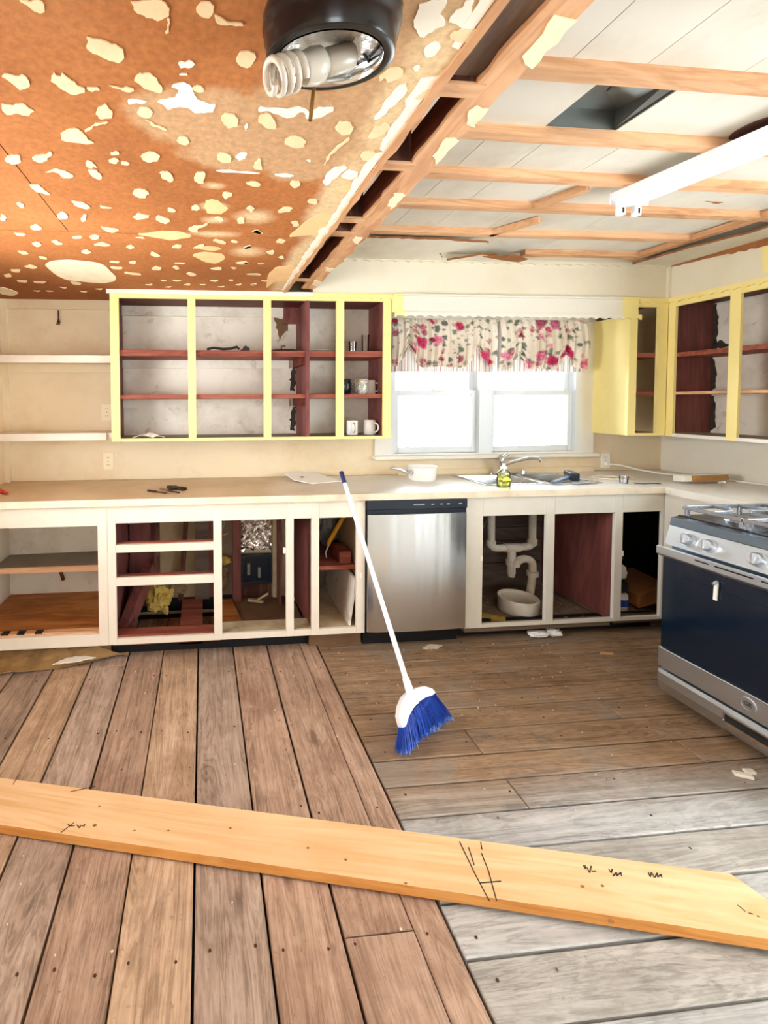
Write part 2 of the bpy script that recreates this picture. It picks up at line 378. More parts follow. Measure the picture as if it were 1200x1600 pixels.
# ---------------------------------------------------------------- mesh builder
W = {}
class MB:
    def __init__(s): s.v = []; s.f = []; s.m = []; s.uv = {}; s.cur = 0
    def mat(s, i): s.cur = i; return s
    def add(s, vs, fs):
        b = len(s.v); s.v += [Vector(v) for v in vs]
        for f in fs: s.f.append(tuple(b+i for i in f)); s.m.append(s.cur)
        return s
    def box(s, x0, x1, y0, y1, z0, z1):
        return s.add([(x, y, z) for z in (z0, z1) for y in (y0, y1) for x in (x0, x1)],
                     [(0, 2, 3, 1), (4, 5, 7, 6), (0, 1, 5, 4), (2, 6, 7, 3), (0, 4, 6, 2), (1, 3, 7, 5)])
    def obox(s, p0, p1, wdt, thk, up=(0, 0, 1), lift=0):
        """bar from p0 to p1, width across, thickness along up"""
        p0, p1 = Vector(p0), Vector(p1); d = (p1-p0).normalized(); up = Vector(up)
        a = d.cross(up); a = (a if a.length > 1e-6 else d.cross(Vector((1, 0, 0)))).normalized(); n = a.cross(d).normalized()
        vs = [p+a*sx*wdt/2+n*(lift+sz*thk/2) for p in (p0, p1) for sx, sz in ((-1, -1), (1, -1), (1, 1), (-1, 1))]
        return s.add(vs, [(3, 2, 1, 0), (4, 5, 6, 7), (0, 1, 5, 4), (1, 2, 6, 5), (2, 3, 7, 6), (3, 0, 4, 7)])
    def prism(s, poly, a, b, axis='z'):
        """poly: 2-D outline extruded from a to b along axis"""
        n = len(poly); area = sum(poly[i][0]*poly[(i+1) % n][1]-poly[(i+1) % n][0]*poly[i][1] for i in range(n))
        if area < 0: poly = poly[::-1]
        def P(q, h): return {'z': (q[0], q[1], h), 'y': (q[0], h, q[1]), 'x': (h, q[0], q[1])}[axis]
        vs = [P(q, a) for q in poly]+[P(q, b) for q in poly]
        fs = [tuple(range(n-1, -1, -1)), tuple(range(n, 2*n))]+[(i, (i+1) % n, n+(i+1) % n, n+i) for i in range(n)]
        if (axis == 'y') != (b < a): fs = [f[::-1] for f in fs]
        return s.add(vs, fs)
    def tube(s, pts, r, n=10, cap=True):
        pts = [Vector(p) for p in pts]; rr = r if isinstance(r, (list, tuple)) else [r]*len(pts)
        b = len(s.v); prev = None
        for i, p in enumerate(pts):
            d = (pts[min(i+1, len(pts)-1)]-pts[max(i-1, 0)]).normalized()
            if prev is None: a = d.orthogonal().normalized()
            else: a = (prev-d*prev.dot(d)).normalized()
            prev = a; c = d.cross(a)
            s.v += [p+(a*math.cos(2*PI*k/n)+c*math.sin(2*PI*k/n))*rr[i] for k in range(n)]
        for i in range(len(pts)-1):
            for k in range(n):
                s.f.append((b+i*n+k, b+i*n+(k+1) % n, b+(i+1)*n+(k+1) % n, b+(i+1)*n+k)); s.m.append(s.cur)
        if cap:
            s.f.append(tuple(b+k for k in range(n-1, -1, -1))); s.m.append(s.cur)
            e = b+(len(pts)-1)*n; s.f.append(tuple(e+k for k in range(n))); s.m.append(s.cur)
        return s
    def lathe(s, prof, o=(0, 0, 0), axis=(0, 0, 1), n=24, squash=1.0):
        """profile of (radius, height) revolved about axis at o; closed where radius is 0"""
        o = Vector(o); ax = Vector(axis).normalized()
        a = Vector((1, 0, 0)) if abs(ax.z) > .99 else ax.orthogonal().normalized(); c = ax.cross(a)
        b = len(s.v)
        for r, h in prof:
            s.v += [o+ax*h+(a*math.cos(2*PI*k/n)+c*math.sin(2*PI*k/n)*squash)*max(r, 1e-5) for k in range(n)]
        for i in range(len(prof)-1):
            for k in range(n):
                s.f.append((b+i*n+k, b+i*n+(k+1) % n, b+(i+1)*n+(k+1) % n, b+(i+1)*n+k)); s.m.append(s.cur)
        return s
    def grid(s, nu, nv, fn, uv=None):
        b = len(s.v)
        for j in range(nv+1):
            for i in range(nu+1): s.v.append(Vector(fn(i/nu, j/nv)))
        for j in range(nv):
            for i in range(nu):
                k = b+j*(nu+1)+i
                if uv:
                    s.uv[len(s.f)] = [uv(x/nu, y/nv) for x, y in ((i, j), (i+1, j), (i+1, j+1), (i, j+1))]
                s.f.append((k, k+1, k+nu+2, k+nu+1)); s.m.append(s.cur)
        return s
    def build(s, name, mat, parent=None, org=None, smooth=False, bevel=0, solid=0, seg=2):
        if parent is not None: o0 = W[parent.name]
        elif org is not None: o0 = Vector(org)
        else:
            xs = [v.x for v in s.v]; ys = [v.y for v in s.v]; zs = [v.z for v in s.v]
            o0 = Vector(((min(xs)+max(xs))/2, (min(ys)+max(ys))/2, min(zs)))
        me = bpy.data.meshes.new(name); me.from_pydata([v-o0 for v in s.v], [], s.f)
        for m in (mat if isinstance(mat, (list, tuple)) else [mat]): me.materials.append(m)
        for p_, i in zip(me.polygons, s.m): p_.material_index = i
        if s.uv:
            l = me.uv_layers.new(name='UVMap')
            for fi, cs in s.uv.items():
                for li, c in zip(me.polygons[fi].loop_indices, cs): l.data[li].uv = c
        if smooth:
            for p_ in me.polygons: p_.use_smooth = True
            try: me.set_sharp_from_angle(angle=math.radians(45))
            except Exception: pass
        me.validate(); me.update()
        o = bpy.data.objects.new(name, me); C.objects.link(o)
        if parent is not None: o.parent = parent
        else: o.location = o0
        W[o.name] = o0.copy()
        if solid:
            md = o.modifiers.new('thick', 'SOLIDIFY'); md.thickness = solid; md.offset = 0
        if bevel:
            md = o.modifiers.new('bevel', 'BEVEL'); md.width = bevel; md.segments = seg; md.limit_method = 'ANGLE'
        return o

def tag(o, label=None, cat=None, group=None, kind=None):
    if label: o['label'] = label
    if cat: o['category'] = cat
    if group: o['group'] = group
    if kind: o['kind'] = kind
    return o
def thing(name, label, cat, loc, group=None, kind=None):
    o = bpy.data.objects.new(name, None); C.objects.link(o); o.location = loc; o.empty_display_size = .05
    W[o.name] = Vector(loc); return tag(o, label, cat, group, kind)
def box(name, mat, parent, *b, bevel=0, **k): return MB().box(*b).build(name, mat, parent, bevel=bevel, **k)
def struct(mb, name, mat, label=None, org=(0, 0, 0), **k):
    o = mb.build(name, mat, None, org=org, **k); o['kind'] = 'structure'
    if label: o['label'] = label
    return o
def place_at(root, loc, label):
    """copy a thing and each of its parts"""
    r = root.copy(); C.objects.link(r); r.location = loc; r['label'] = label
    for ch in list(root.children):
        c = ch.copy(); C.objects.link(c); c.parent = r
        for g in list(ch.children):
            d = g.copy(); C.objects.link(d); d.parent = c
    return r
def text_mesh(name, body, size, mat, parent, loc, rot):
    cu = bpy.data.curves.new(name, 'FONT'); cu.body = body; cu.size = size; cu.align_x = 'CENTER'; cu.align_y = 'CENTER'; cu.extrude = .0003; cu.resolution_u = 2
    to = bpy.data.objects.new(name+'_src', cu); C.objects.link(to)
    me = bpy.data.meshes.new_from_object(to.evaluated_get(bpy.context.evaluated_depsgraph_get()))
    bpy.data.objects.remove(to); bpy.data.curves.remove(cu)
    me.materials.clear(); me.materials.append(mat)
    o = bpy.data.objects.new(name, me); C.objects.link(o); o.parent = parent
    o.location = Vector(loc)-W[parent.name]; o.rotation_euler = rot; return o
def rag(pts, amp, step=.02, seed=0):
    """roughen an open polyline"""
    rnd = random.Random(seed); out = []
    for (a, b) in zip(pts, pts[1:]):
        n = max(1, int(math.hypot(b[0]-a[0], b[1]-a[1])/step))
        for i in range(n):
            t = i/n; out.append((a[0]+(b[0]-a[0])*t+rnd.uniform(-amp, amp), a[1]+(b[1]-a[1])*t+rnd.uniform(-amp, amp)))
    out.append(pts[-1]); return out
# ================================================================ the setting
XL, XR, YB, YR, ZL, ZR = -1.32, 3.48, 3.12, -2.2, 2.137, 2.40
# floor: dark sub-floor with every board a part of its own
fl = struct(MB().box(XL-.1, XR+.1, YR-.1, YB+.1, -.06, -.03), 'floor', m_black, 'bare plank floor of the gutted kitchen')
def plank(x0, x1, y0, y1, mat, ch=.003):
    rz = random.uniform(-.0015, .001)
    b = [(x0, y0, -.03), (x1, y0, -.03), (x1, y1, -.03), (x0, y1, -.03)]
    t = [(x0, y0, rz-ch), (x1, y0, rz-ch), (x1, y1, rz-ch), (x0, y1, rz-ch)]
    u = [(x0+ch, y0+ch, rz), (x1-ch, y0+ch, rz), (x1-ch, y1-ch, rz), (x0+ch, y1-ch, rz)]
    fs = [(0, 3, 2, 1), (8, 9, 10, 11)]+[(i, (i+1) % 4, 4+(i+1) % 4, 4+i) for i in range(4)]+[(4+i, 4+(i+1) % 4, 8+(i+1) % 4, 8+i) for i in range(4)]
    MB().add(b+t+u, fs).build('floor_plank', mat, fl)
lx = [-1.32, -1.222, -1.025, -.823, -.629, -.433, -.237, -.036, .168, .369, .567, .665]
gaps = [.008, .008, .007, .008, .008, .008, .005, .008, .007, .009, .003, .006]
for i in range(len(lx)-1):
    x0, x1 = lx[i]+gaps[i]/2, lx[i+1]-gaps[i+1]/2
    cuts = {9: [1.135, -.6], 5: [.42], 7: [-.35], 3: [2.48, .1], 2: [.6], 10: [-.2], 8: [.15], 4: [2.47]}.get(i, [-.4])
    ys = [3.0]+cuts+[YR]
    for a, b in zip(ys, ys[1:]):
        k = (i*5+3) % 3 if b > .9 else (i+1) % 3
        if i in (9, 10) and a > 1: k = 0
        if i in (1, 2) and b < 2.2: k = 2
        plank(x0, x1, b+.002, a-.002, left_warm[k])
ry = [3.0, 2.86, 2.73, 2.60, 2.47, 2.355, 2.222, 2.09, 1.972, 1.84, 1.702, 1.58, 1.452, 1.325, 1.19, 1.06, .925]
while ry[-1] > YR: ry.append(ry[-1]-.132)
rcuts = {9: [1.139], 11: [1.150], 8: [1.9], 7: [2.5], 10: [2.0], 12: [2.35], 13: [2.2], 5: [1.75], 6: [2.15]}
for i in range(len(ry)-1):
    y1, y0 = ry[i]-(.0045 if i in (13, 14, 15) else .003), ry[i+1]+.003
    xs = [.671]+rcuts.get(i, [1.4+.37*(i % 4)])+[XR]
    for a, b in zip(xs, xs[1:]):
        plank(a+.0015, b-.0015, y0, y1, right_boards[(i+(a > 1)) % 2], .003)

nb = MB()
for i in range(len(lx)-1):
    for y in (2.35, 1.95, 1.52, 1.12, .72):
        for x in (lx[i]+.035, lx[i+1]-.04):
            if random.random() < .75: nb.lathe([(.0042, .0), (.004, .0018), (0, .0018)], (x+random.uniform(-.012, .012), y+random.uniform(-.02, .02), -.0005), n=7)
for i in range(3, 18):
    for x in (.74, 1.12, 1.55, 1.95):
        if random.random() < .6: nb.lathe([(.0042, .0), (.004, .0018), (0, .0018)], (x+random.uniform(-.015, .015), ry[i]-.065+random.uniform(-.03, .03), -.0005), n=7)
tag(nb.build('nail_head', m_rust, fl), kind='stuff')
# walls
wx0, wx1, wz0, wz1 = 1.345, 2.785, 1.075, 2.03
struct(MB().box(XL-.1, wx0, YB, YB+.12, -.05, 2.6).box(wx1, XR+.1, YB, YB+.12, -.05, 2.6).box(wx0, wx1, YB, YB+.12, -.05, wz0).box(wx0, wx1, YB, YB+.12, wz1, 2.6), 'wall_back', m_wall, 'aged cream back wall around the sink window')
struct(MB().box(XL-.1, XL, 2.05, YB, -.05, 2.6).box(XL-.1, XL, YR, 1.15, -.05, 2.6).box(XL-.1, XL, 1.15, 2.05, -.05, 1.05).box(XL-.1, XL, 1.15, 2.05, 1.9, 2.6), 'wall_left', m_wall, 'aged cream left wall')
struct(MB().box(XR, XR+.1, 1.0, YB, -.05, 2.6).box(XR, XR+.1, YR, -.8, -.05, 2.6).box(XR, XR+.1, -.8, 1.0, 2.05, 2.6), 'wall_right', m_wall_r, 'pale right wall behind the range')
struct(MB().box(XL, -.65, YR-.1, YR, -.05, 2.6).box(.25, XR, YR-.1, YR, -.05, 2.6).box(-.65, .25, YR-.1, YR, -.05, .8).box(-.65, .25, YR-.1, YR, 1.85, 2.6), 'wall_rear', m_wall_r, 'pale wall behind the viewer')
# left ceiling: paper faced boards with glue daubs left behind
ce = struct(MB().box(XL-.1, XR+.1, YR-.1, YB+.12, 2.56, 2.6), 'ceiling', m_black, 'stripped orange brown ceiling dotted with dried adhesive')
for x0, x1, y0, y1 in ((XL, -.533, YR, 1.873), (XL, .515, 1.877, YB), (-.529, .515, YR, 1.873)):
    MB().box(x0, x1, y0, y1, ZL, ZL+.014).build('ceiling_panel', m_ceil, ce)
edge = rag([(.505, YR), (.505, 3.1)], .006, .05, 3)
poly = edge+[(.528, 3.1)]+rag([(.528, 3.1), (.528, YR)], .004, .05, 4)[1:]
MB().prism(poly, ZL-.006, ZL+.03).build('edge_strip', m_oldfir_y, ce)
PATCHES = [
'''-310,817 -282,840 -271,837 -267,826 -270,813
-212,884 -203,889 -178,894 -158,902 -147,915 -150,934 -163,947 -183,941 -203,927 -219,913 -212,898
-403,994 -389,1002 -368,997 -362,1016 -369,1031 -391,1045 -398,1033 -407,1012 -416,1003
-302,984 -300,994 -291,995 -286,983 -273,1009 -251,1030 -254,1038 -272,1049 -287,1048 -302,1029 -317,1009 -308,994
-249,1025 -225,1021 -219,1028 -239,1037
-455,1095 -435,1097 -408,1089 -386,1114 -412,1133 -431,1126 -465,1131
-219,1076 -214,1078 -209,1111 -213,1127 -242,1131 -248,1110
-326,1175 -309,1176 -296,1194 -295,1220 -278,1237 -300,1241 -341,1237 -360,1230 -358,1209
-292,1184 -261,1153 -225,1141 -227,1147 -259,1158 -290,1189
-199,1015 -170,1020 -159,1014 -143,1024 -157,1034 -171,1026
-117,802 -112,824 -96,832 -71,838 -56,828 -52,816 -56,803 -64,798
-57,831 -56,846 -63,867 -60,865 -55,846 -55,831
-6,808 2,796 18,794 26,803 23,817 15,828 2,823 -5,815
25,817 40,826 51,833 81,836 68,840 51,837 34,837 27,827
-139,998 -135,981 -123,971 -103,971 -90,987 -83,1015 -86,1029 -102,1026 -123,1015
-150,1100 -137,1080 -121,1081 -112,1097 -116,1115 -129,1122 -142,1115
-135,1123 -114,1142 -85,1163 -88,1166 -118,1147
72,919 77,901 91,894 105,898 112,913 106,932 93,940 78,933
47,1102 62,1086 79,1091 91,1107 91,1135 71,1144 58,1128
-62,1207 -51,1186 -36,1189 -30,1210 -40,1230 -55,1223
-17,1006 -4,998 12,1015 -4,1020 -14,1017
-546,1329 -523,1312 -500,1307 -503,1332 -515,1354 -539,1365 -551,1347
-467,1317 -442,1303 -422,1301 -408,1286 -406,1303 -431,1326 -455,1350 -470,1338
-461,1402 -421,1376 -399,1391 -383,1414 -397,1432 -421,1431 -422,1403 -436,1394
-320,1321 -307,1335 -301,1363 -312,1354 -315,1368 -330,1362
-329,1375 -310,1374 -297,1407 -306,1433 -325,1423 -333,1399
-260,1322 -238,1305 -232,1317 -243,1336 -258,1334
-247,1279 -227,1272 -222,1283 -246,1291
-222,1319 -202,1333 -210,1343 -226,1338
-537,1480 -508,1482 -503,1508 -495,1552 -516,1537 -532,1531 -538,1507
-634,1629 -616,1609 -609,1645 -631,1661
-443,1587 -398,1602 -388,1638 -404,1654 -433,1627
-348,1617 -311,1637 -328,1643 -351,1635
-436,1716 -414,1689 -436,1759 -453,1766
-527,1713 -492,1680 -484,1710 -498,1742 -530,1750
-726,1717 -712,1727 -723,1759 -737,1781 -750,1771
-662,1832 -633,1802 -619,1841 -643,1867 -666,1862
-753,1899 -709,1909 -728,1936 -752,1925
-394,1801 -360,1822 -321,1831 -352,1870 -381,1854
-459,1923 -436,1895 -414,1913 -441,1955 -459,1950
-536,1935 -492,1912 -494,1939 -531,1951
-634,1990 -607,1967 -595,2022 -625,2024
-728,2025 -693,1987 -691,2036 -719,2068
-471,2021 -422,1981 -392,2015 -414,2036
-332,2033 -308,2009 -290,2037 -317,2062
-544,2109 -509,2076 -502,2130 -537,2144
-830,2122 -791,2127 -790,2159 -823,2170
-757,2190 -725,2204 -741,2237 -764,2224
-886,2362 -848,2321 -825,2368 -860,2400
-980,2418 -923,2414 -950,2468 -982,2460
-1052,2519 -1008,2494 -1025,2551 -1062,2565
-1029,2621 -969,2629 -996,2668 -1037,2658
-947,2640 -875,2635 -906,2687 -946,2672
-741,2626 -689,2659 -708,2707 -742,2689
-847,2748 -796,2772 -820,2796
-442,2237 -396,2243 -412,2271 -445,2265
-458,2332 -395,2337 -414,2375 -458,2362
-404,2420 -322,2446 -327,2480 -403,2452
-352,2249 -315,2228 -328,2275 -351,2276
-747,2853 -704,2865 -728,2890
-1030,2858 -981,2854 -1002,2885
-952,2853 -907,2864 -939,2887
-644,2789 -590,2780 -611,2815
-166,1294 -150,1269 -128,1266 -114,1287 -121,1311 -144,1324 -164,1312
-125,1377 -101,1368 -83,1394 -85,1420 -99,1439 -98,1428 -118,1408
-18,1393 -14,1368 12,1364 14,1390 9,1405 9,1433 -8,1434 -20,1415
44,1277 52,1259 74,1260 87,1280 83,1302 67,1309 50,1295
153,1306 164,1274 173,1292 172,1311 181,1340 169,1337 156,1332
67,1510 76,1486 101,1491 104,1509 82,1539
135,1421 159,1408 190,1421 185,1440 163,1442
160,1607 172,1580 189,1600 181,1640
135,1706 146,1682 165,1693 162,1737 142,1739
-251,1713 -230,1675 -188,1688 -197,1714 -239,1734
-224,1515 -211,1486 -181,1488 -171,1511 -185,1550 -208,1548
-171,1729 -156,1685 -124,1714 -117,1736 -137,1765
46,1691 72,1684 86,1710 74,1735
-53,1805 -29,1774 7,1766 32,1736 21,1770 -16,1803 -16,1846 -44,1835
-120,1633 -108,1617 -91,1640 -98,1656 -117,1652
-34,1607 -17,1587 -5,1614 -14,1634 -35,1631
205,1823 217,1798 252,1832 231,1840
-274,1916 -239,1907 -237,1929
45,1927 66,1907 108,1950 99,1972 67,1946
125,1935 138,1913 158,1939 143,1952
-132,2026 -104,1987 -82,2000 -97,2038
-239,2128 -218,2086 -189,2141 -213,2168
187,2010 212,1971 225,2000 196,2025
166,2221 219,2199 231,2236 194,2251
274,2232 311,2220 294,2250
-255,2348 -227,2306 -201,2334 -216,2375 -250,2378
-139,2252 -79,2248 -91,2264
-146,2320 -127,2289 -112,2337 -131,2359
44,2327 97,2303 105,2343 69,2356
145,2300 181,2307 165,2332
-82,2430 -60,2402 -23,2448 -56,2477
240,2418 302,2403 321,2428 274,2441
-234,2567 -196,2571 -217,2590
-169,2562 -110,2558 -138,2589
41,2560 93,2544 81,2582
146,2541 172,2527 178,2568
196,2638 229,2615 222,2655
-108,2658 -66,2630 -67,2674
-12,2644 22,2637 8,2664
92,2690 140,2676 120,2699
-221,2720 -179,2703 -194,2731
281,2624 316,2604 311,2643
332,2540 378,2532 375,2557
-332,2674 -283,2652 -300,2690
-42,2034 -18,1995 13,1978 7,2023
139,1105 143,1084 160,1080 185,1115 190,1140 169,1136 144,1118
219,1182 231,1166 256,1164 275,1184 276,1213 253,1218 227,1204
335,1123 338,1098 356,1091 381,1117 382,1146 365,1150 342,1134
385,1154 386,1182 361,1237 358,1295 355,1299 356,1230 377,1176
278,1416 282,1394 307,1396 314,1427 295,1443
361,1532 371,1513 394,1519 400,1554 368,1542
276,1610 293,1580 327,1589 315,1619 282,1633
339,1710 364,1702 383,1741 364,1756
318,1927 326,1885 358,1915 348,1945
297,2052 329,2031 328,2088 308,2080
364,2126 377,2105 395,2134 382,2155
438,1159 429,1107 460,1096 473,1109 466,1145 445,1159
448,1248 446,1220 474,1218 483,1234 473,1271
328,2541 383,2537 362,2562
282,2634 316,2607 309,2651
238,2423 312,2418 277,2439
274,2228 312,2225 297,2248
204,2221 231,2209 221,2247
204,1818 224,1794 249,1837 221,1839
185,2005 213,1977 224,1993 199,2022
466,828 473,816 499,808 515,813 515,834 503,842 476,839
378,945 383,926 400,913 419,923 423,938 412,952 401,959 390,944 383,956
490,979 501,968 514,987 502,1002 484,1007''',
'''-43,936 -17,931 -9,940 -18,950 -42,952
-42,967 -27,965 -27,972 -43,973
-62,1005 -39,992 -17,1006 -14,1029 -4,1047 17,1058 37,1058 31,1084 6,1090 -16,1092 -32,1074 -51,1073 -74,1086 -83,1070 -99,1059 -75,1047 -57,1044 -48,1020
-163,1060 -149,1053 -121,1059 -125,1067 -152,1069 -166,1076
110,1122 116,1124 117,1150 111,1153
96,1273 109,1252 131,1253 125,1277 108,1297
45,1350 76,1344 97,1350 175,1357 176,1364 49,1361
133,1060 164,1060 197,1062 224,1050 246,1058 259,1072 259,1060 280,1048 309,1048 314,1058 300,1074 275,1095 253,1091 245,1068 233,1074 214,1097 189,1088 159,1072 137,1077
297,1277 312,1273 311,1287
217,1361 264,1353 284,1368 268,1378 229,1372
380,1400 377,1349 390,1308 420,1298 427,1313 419,1346 406,1389 397,1421
426,1362 434,1312 465,1330 475,1358 455,1377
515,1103 510,1179 515,1372 515,1603 515,1772 515,2156 515,2748 499,2445 493,2038 495,1692 498,1506 513,1390 506,1205 494,1086
383,799 383,780 377,767 402,760 424,759 426,776 424,787 443,799 446,808 432,816 429,826 417,839 401,823 390,815
447,779 459,769 453,756 468,755 474,772 491,786 490,804 480,810 462,804 447,799
438,874 436,855 451,844 466,855 465,877 452,886
341,812 356,815 370,828 359,844 348,832
436,913 443,904 452,912 448,923
420,1086 424,1012 428,977 438,956 459,981 453,1010 439,1048 437,1076''',
'''-773,2316 -715,2256 -648,2234 -522,2261 -478,2314 -464,2501 -485,2596 -562,2651 -649,2632 -753,2590 -775,2500 -778,2415
-1181,2771 -1149,2837 -1132,2923 -1204,3005 -1257,2947''',
'''-270,1886 -171,1844 -105,1833 -50,1861 -41,1892 -127,1946 -169,1922
-52,2123 8,2078 94,2096 114,2162 77,2246 19,2232
7,1604 15,1557 39,1542 63,1554 98,1607 75,1658 24,1662
-13,2040 18,2000 80,2010 92,2040 50,2067
353,1875 405,1673 442,1633 487,1630 492,1719 477,1851 445,1838
355,2402 379,2277 473,2247 492,2529 411,2564 385,2723
428,1432 455,1417 509,1417 500,1456 454,1459''']

for k, (txt, m, th) in enumerate(zip(PATCHES, (m_glue, m_tornpaper, m_pale, m_bleach), (.0028, .0018, .004, .0010))):
    for ln in txt.strip().split('\n'):
        pl = [tuple(int(q)/1000 for q in p.split(',')) for p in ln.split()]
        rp = []
        for (a, b) in zip(pl, pl[1:]+pl[:1]):       # a ragged outline
            l_ = math.hypot(b[0]-a[0], b[1]-a[1]); j = min(.0035, l_*.10)
            for f in ((.14, .5, .86) if l_ > .02 else (.2, .8)):
                rp.append((a[0]+(b[0]-a[0])*f+random.uniform(-j, j), a[1]+(b[1]-a[1])*f+random.uniform(-j, j)))
        MB().prism(rp, ZL-th, ZL+.001).build('plaster_patch' if k else 'adhesive_patch', m, ce)
for ya, yb, wd in ((.70, .86, .03), (.93, 1.22, .035), (1.22, 1.75, .028), (1.75, 2.3, .03), (2.3, 2.75, .022)):
    pe = rag([(.503, ya), (.503, yb)], .0005, .1, 1)+rag([(.503-wd*.6, yb-.01), (.503-wd*.8, (ya+yb)/2), (.503-wd, ya+.01)], .006, .02, int(ya*50))
    MB().prism(pe, ZL-.0022, ZL+.001).build('plaster_patch', m_tornpaper, ce)
# right ceiling: bare fibreboard with furring strips
cr = struct(MB().box(.72, XR, YR, YB, 2.47, 2.50), 'ceiling', m_dim, 'stripped white fibreboard ceiling with bare furring strips')
xs = [.70, 1.032, 1.26, 1.57, 2.1, 2.75, XR]
rows = [(1.505, 2.12), (2.12, 2.81), (-.3, 1.215), (YR, -.3)]
for y0, y1 in rows:
    for a, b in zip(xs, xs[1:]): MB().box(a+.0015, b-.0015, y0+.001, y1-.001, ZR, ZR+.012).build('ceiling_panel', m_fibre, cr)
hole = (1.19, 1.458, 1.25, 1.50)
for b in ((.70, 1.19, 1.215, 1.505), (1.458, 2.1, 1.215, 1.505), (2.1, XR, 1.215, 1.505), (1.19, 1.458, 1.215, 1.25)):
    MB().box(b[0]+.001, b[1]-.001, b[2]+.001, b[3]-.001, ZR, ZR+.012).build('ceiling_panel', m_fibre, cr)
for yf, xa, xb, dy in ((.70, .70, 3.15, .01), (.945, .70, 3.15, .02), (1.235, .70, 3.15, .035), (1.525, .70, 3.15, .045), (1.805, .70, 3.15, .03), (2.085, .70, 3.15, .02), (2.415, .70, 2.81, 0), (2.72, 2.02, 2.81, -.01)):
    n = 10; pts = []
    top = [(xa+(xb-xa)*i/n, yf+dy*i/n+random.uniform(-.002, .002)) for i in range(n+1)]
    MB().prism(top+[(x, y-.045) for x, y in top[::-1]], ZR-.034, ZR+.001).build('furring_strip', m_oldfir, cr)
# strips running away from the viewer, broken lath and the torn layer that is still up
for p0, p1, wd in (((1.58, 2.09, 2.383), (1.69, 1.86, 2.383), .035), ((1.60, 2.40, 2.381), (1.735, 2.2, 2.381), .03), ((2.80, 2.74, 2.38), (2.86, 1.5, 2.38), .045)):
    MB().obox(p0, p1, wd, .03).build('broken_lath', m_oldfir_y, cr)
def torn(poly, z0, z1):
    o = MB().prism(poly, z0, z1)
    o.m = [0 if len(f) > 4 else 1 for f in o.f]
    return o.build('torn_board', [m_fibre, m_torn], cr)
torn(rag([(.72, 2.44), (1.3, 2.43), (1.64, 2.47)], .008, .03, 5)+rag([(1.64, 2.47), (1.45, 2.66), (1.55, 2.80)], .006, .03, 6)[1:]+[(.72, 2.80)], 2.352, 2.364)
torn(rag([(1.55, 2.80), (1.72, 2.66), (1.95, 2.69), (2.05, 2.77)], .006, .03, 8)+[(2.0, 2.80)], 2.350, 2.362)
torn(rag([(2.86, 2.80), (2.89, 2.46), (2.97, 2.2), (2.93, 1.9), (2.95, 1.4)], .008, .04, 9)+[(3.15, 1.4), (3.15, 2.80)], 2.352, 2.364)
MB().prism([(1.72, 2.65), (1.9, 2.60), (2.04, 2.68), (2.02, 2.74), (1.86, 2.70)], 2.336, 2.340).build('torn_flap', m_torn, cr)
for b in ((2.4, 2.5, 1.98, 2.0), (2.05, 2.12, 1.83, 1.845)):
    MB().prism(rag([(b[0], b[2]), (b[1], b[2]+.005), (b[1]-.01, b[3]), (b[0], b[2])], .003, .02, 2)[:-1], ZR-.002, ZR+.001).build('gouge', m_torn, cr)
# header beam between the two ceilings, on short blocks
be = struct(MB().box(.625, .705, YR, 2.8, 2.172, 2.245), 'trim_1', m_brownfir, 'dark red brown header beam between the two ceilings')
st = rag([(.622, YR), (.618, .9), (.628, 1.6), (.624, 2.8)], .004, .04, 11)+rag([(.708, 2.8), (.715, 2.0), (.700, 1.0), (.690, YR)], .007, .05, 12)
MB().prism(st, 2.160, 2.172).build('edge_strip', m_oldfir_y, be)
for y in (1.003, 1.335, 1.737, 1.884, 2.605): MB().box(.535, .6245, y-.022, y+.022, 2.165, 2.56).build('blocking', [m_post], be)  # shade on the upright faces painted as darker wood
for y in (1.003, 1.335, 1.737, 1.884, 2.605): MB().box(.536, .640, y-.022, y+.022, 2.158, 2.1655).build('block_end', m_oldfir, be)  # lighter undersides of the same blocks, as pale plates
for ya in (.80, 1.05, 1.18, 1.5, 1.9, 2.35, 2.6):
    l_ = random.uniform(.06, .14); MB().prism(rag([(.655, ya), (.70, ya+.01), (.703, ya+l_), (.668, ya+l_*.7), (.655, ya)], .007, .02, int(ya*99))[:-1], 2.1575, 2.1605).build('plaster_patch', m_pale, be)
MB().box(.529, .6245, YR, .98, 2.176, 2.19).build('cover_board', m_greyplank, be)
# soffit above the wall cabinets
struct(MB().box(.70, 3.15, 2.80, YB, 2.135, 2.40), 'wall_soffit', m_soffit, 'ivory soffit wall over the sink window')
sr = struct(MB().box(3.15, XR, -.8, YB, 2.135, 2.345), 'wall_soffit_right', m_soffit, 'pale soffit wall over the right hand cabinets')
ps = [(y, 2.374) for y in (2.80, 1.4)]
MB().prism([(2.80, 2.385), (1.4, 2.385)]+rag([(1.4, 2.275), (1.9, 2.285), (2.2, 2.305), (2.5, 2.325), (2.8, 2.345)], .006, .03, 13), 3.143, 3.1505, 'x').build('torn_edge', m_torn, sr)
MB().prism([(1.2, 2.16), (2.29, 2.16), (2.30, 2.31), (1.2, 2.31)], 3.1485, 3.1503, 'x').build('paint_patch', m_yellow, sr)
def scallop(x0, x1, y0, y1, ztop, zbot, pitch, depth):
    pl = [(x0, ztop)]; n = max(1, round((x1-x0)/pitch)); 
    for i in range(n):
        for k in range(6):
            t = (i+k/6)/n; pl.append((x0+(x1-x0)*t, zbot+depth*abs(math.sin(PI*t*n))))
    pl += [(x1, zbot), (x1, ztop)]
    return MB().prism(pl, y0, y1, 'y')
def box2(mb, *b): return mb.box(*b)
struct(scallop(.72, 3.12, 2.785, 2.7995, 2.368, 2.338, .085, .010), 'trim_2', m_soffit, 'scalloped moulding where the soffit meets the ceiling')
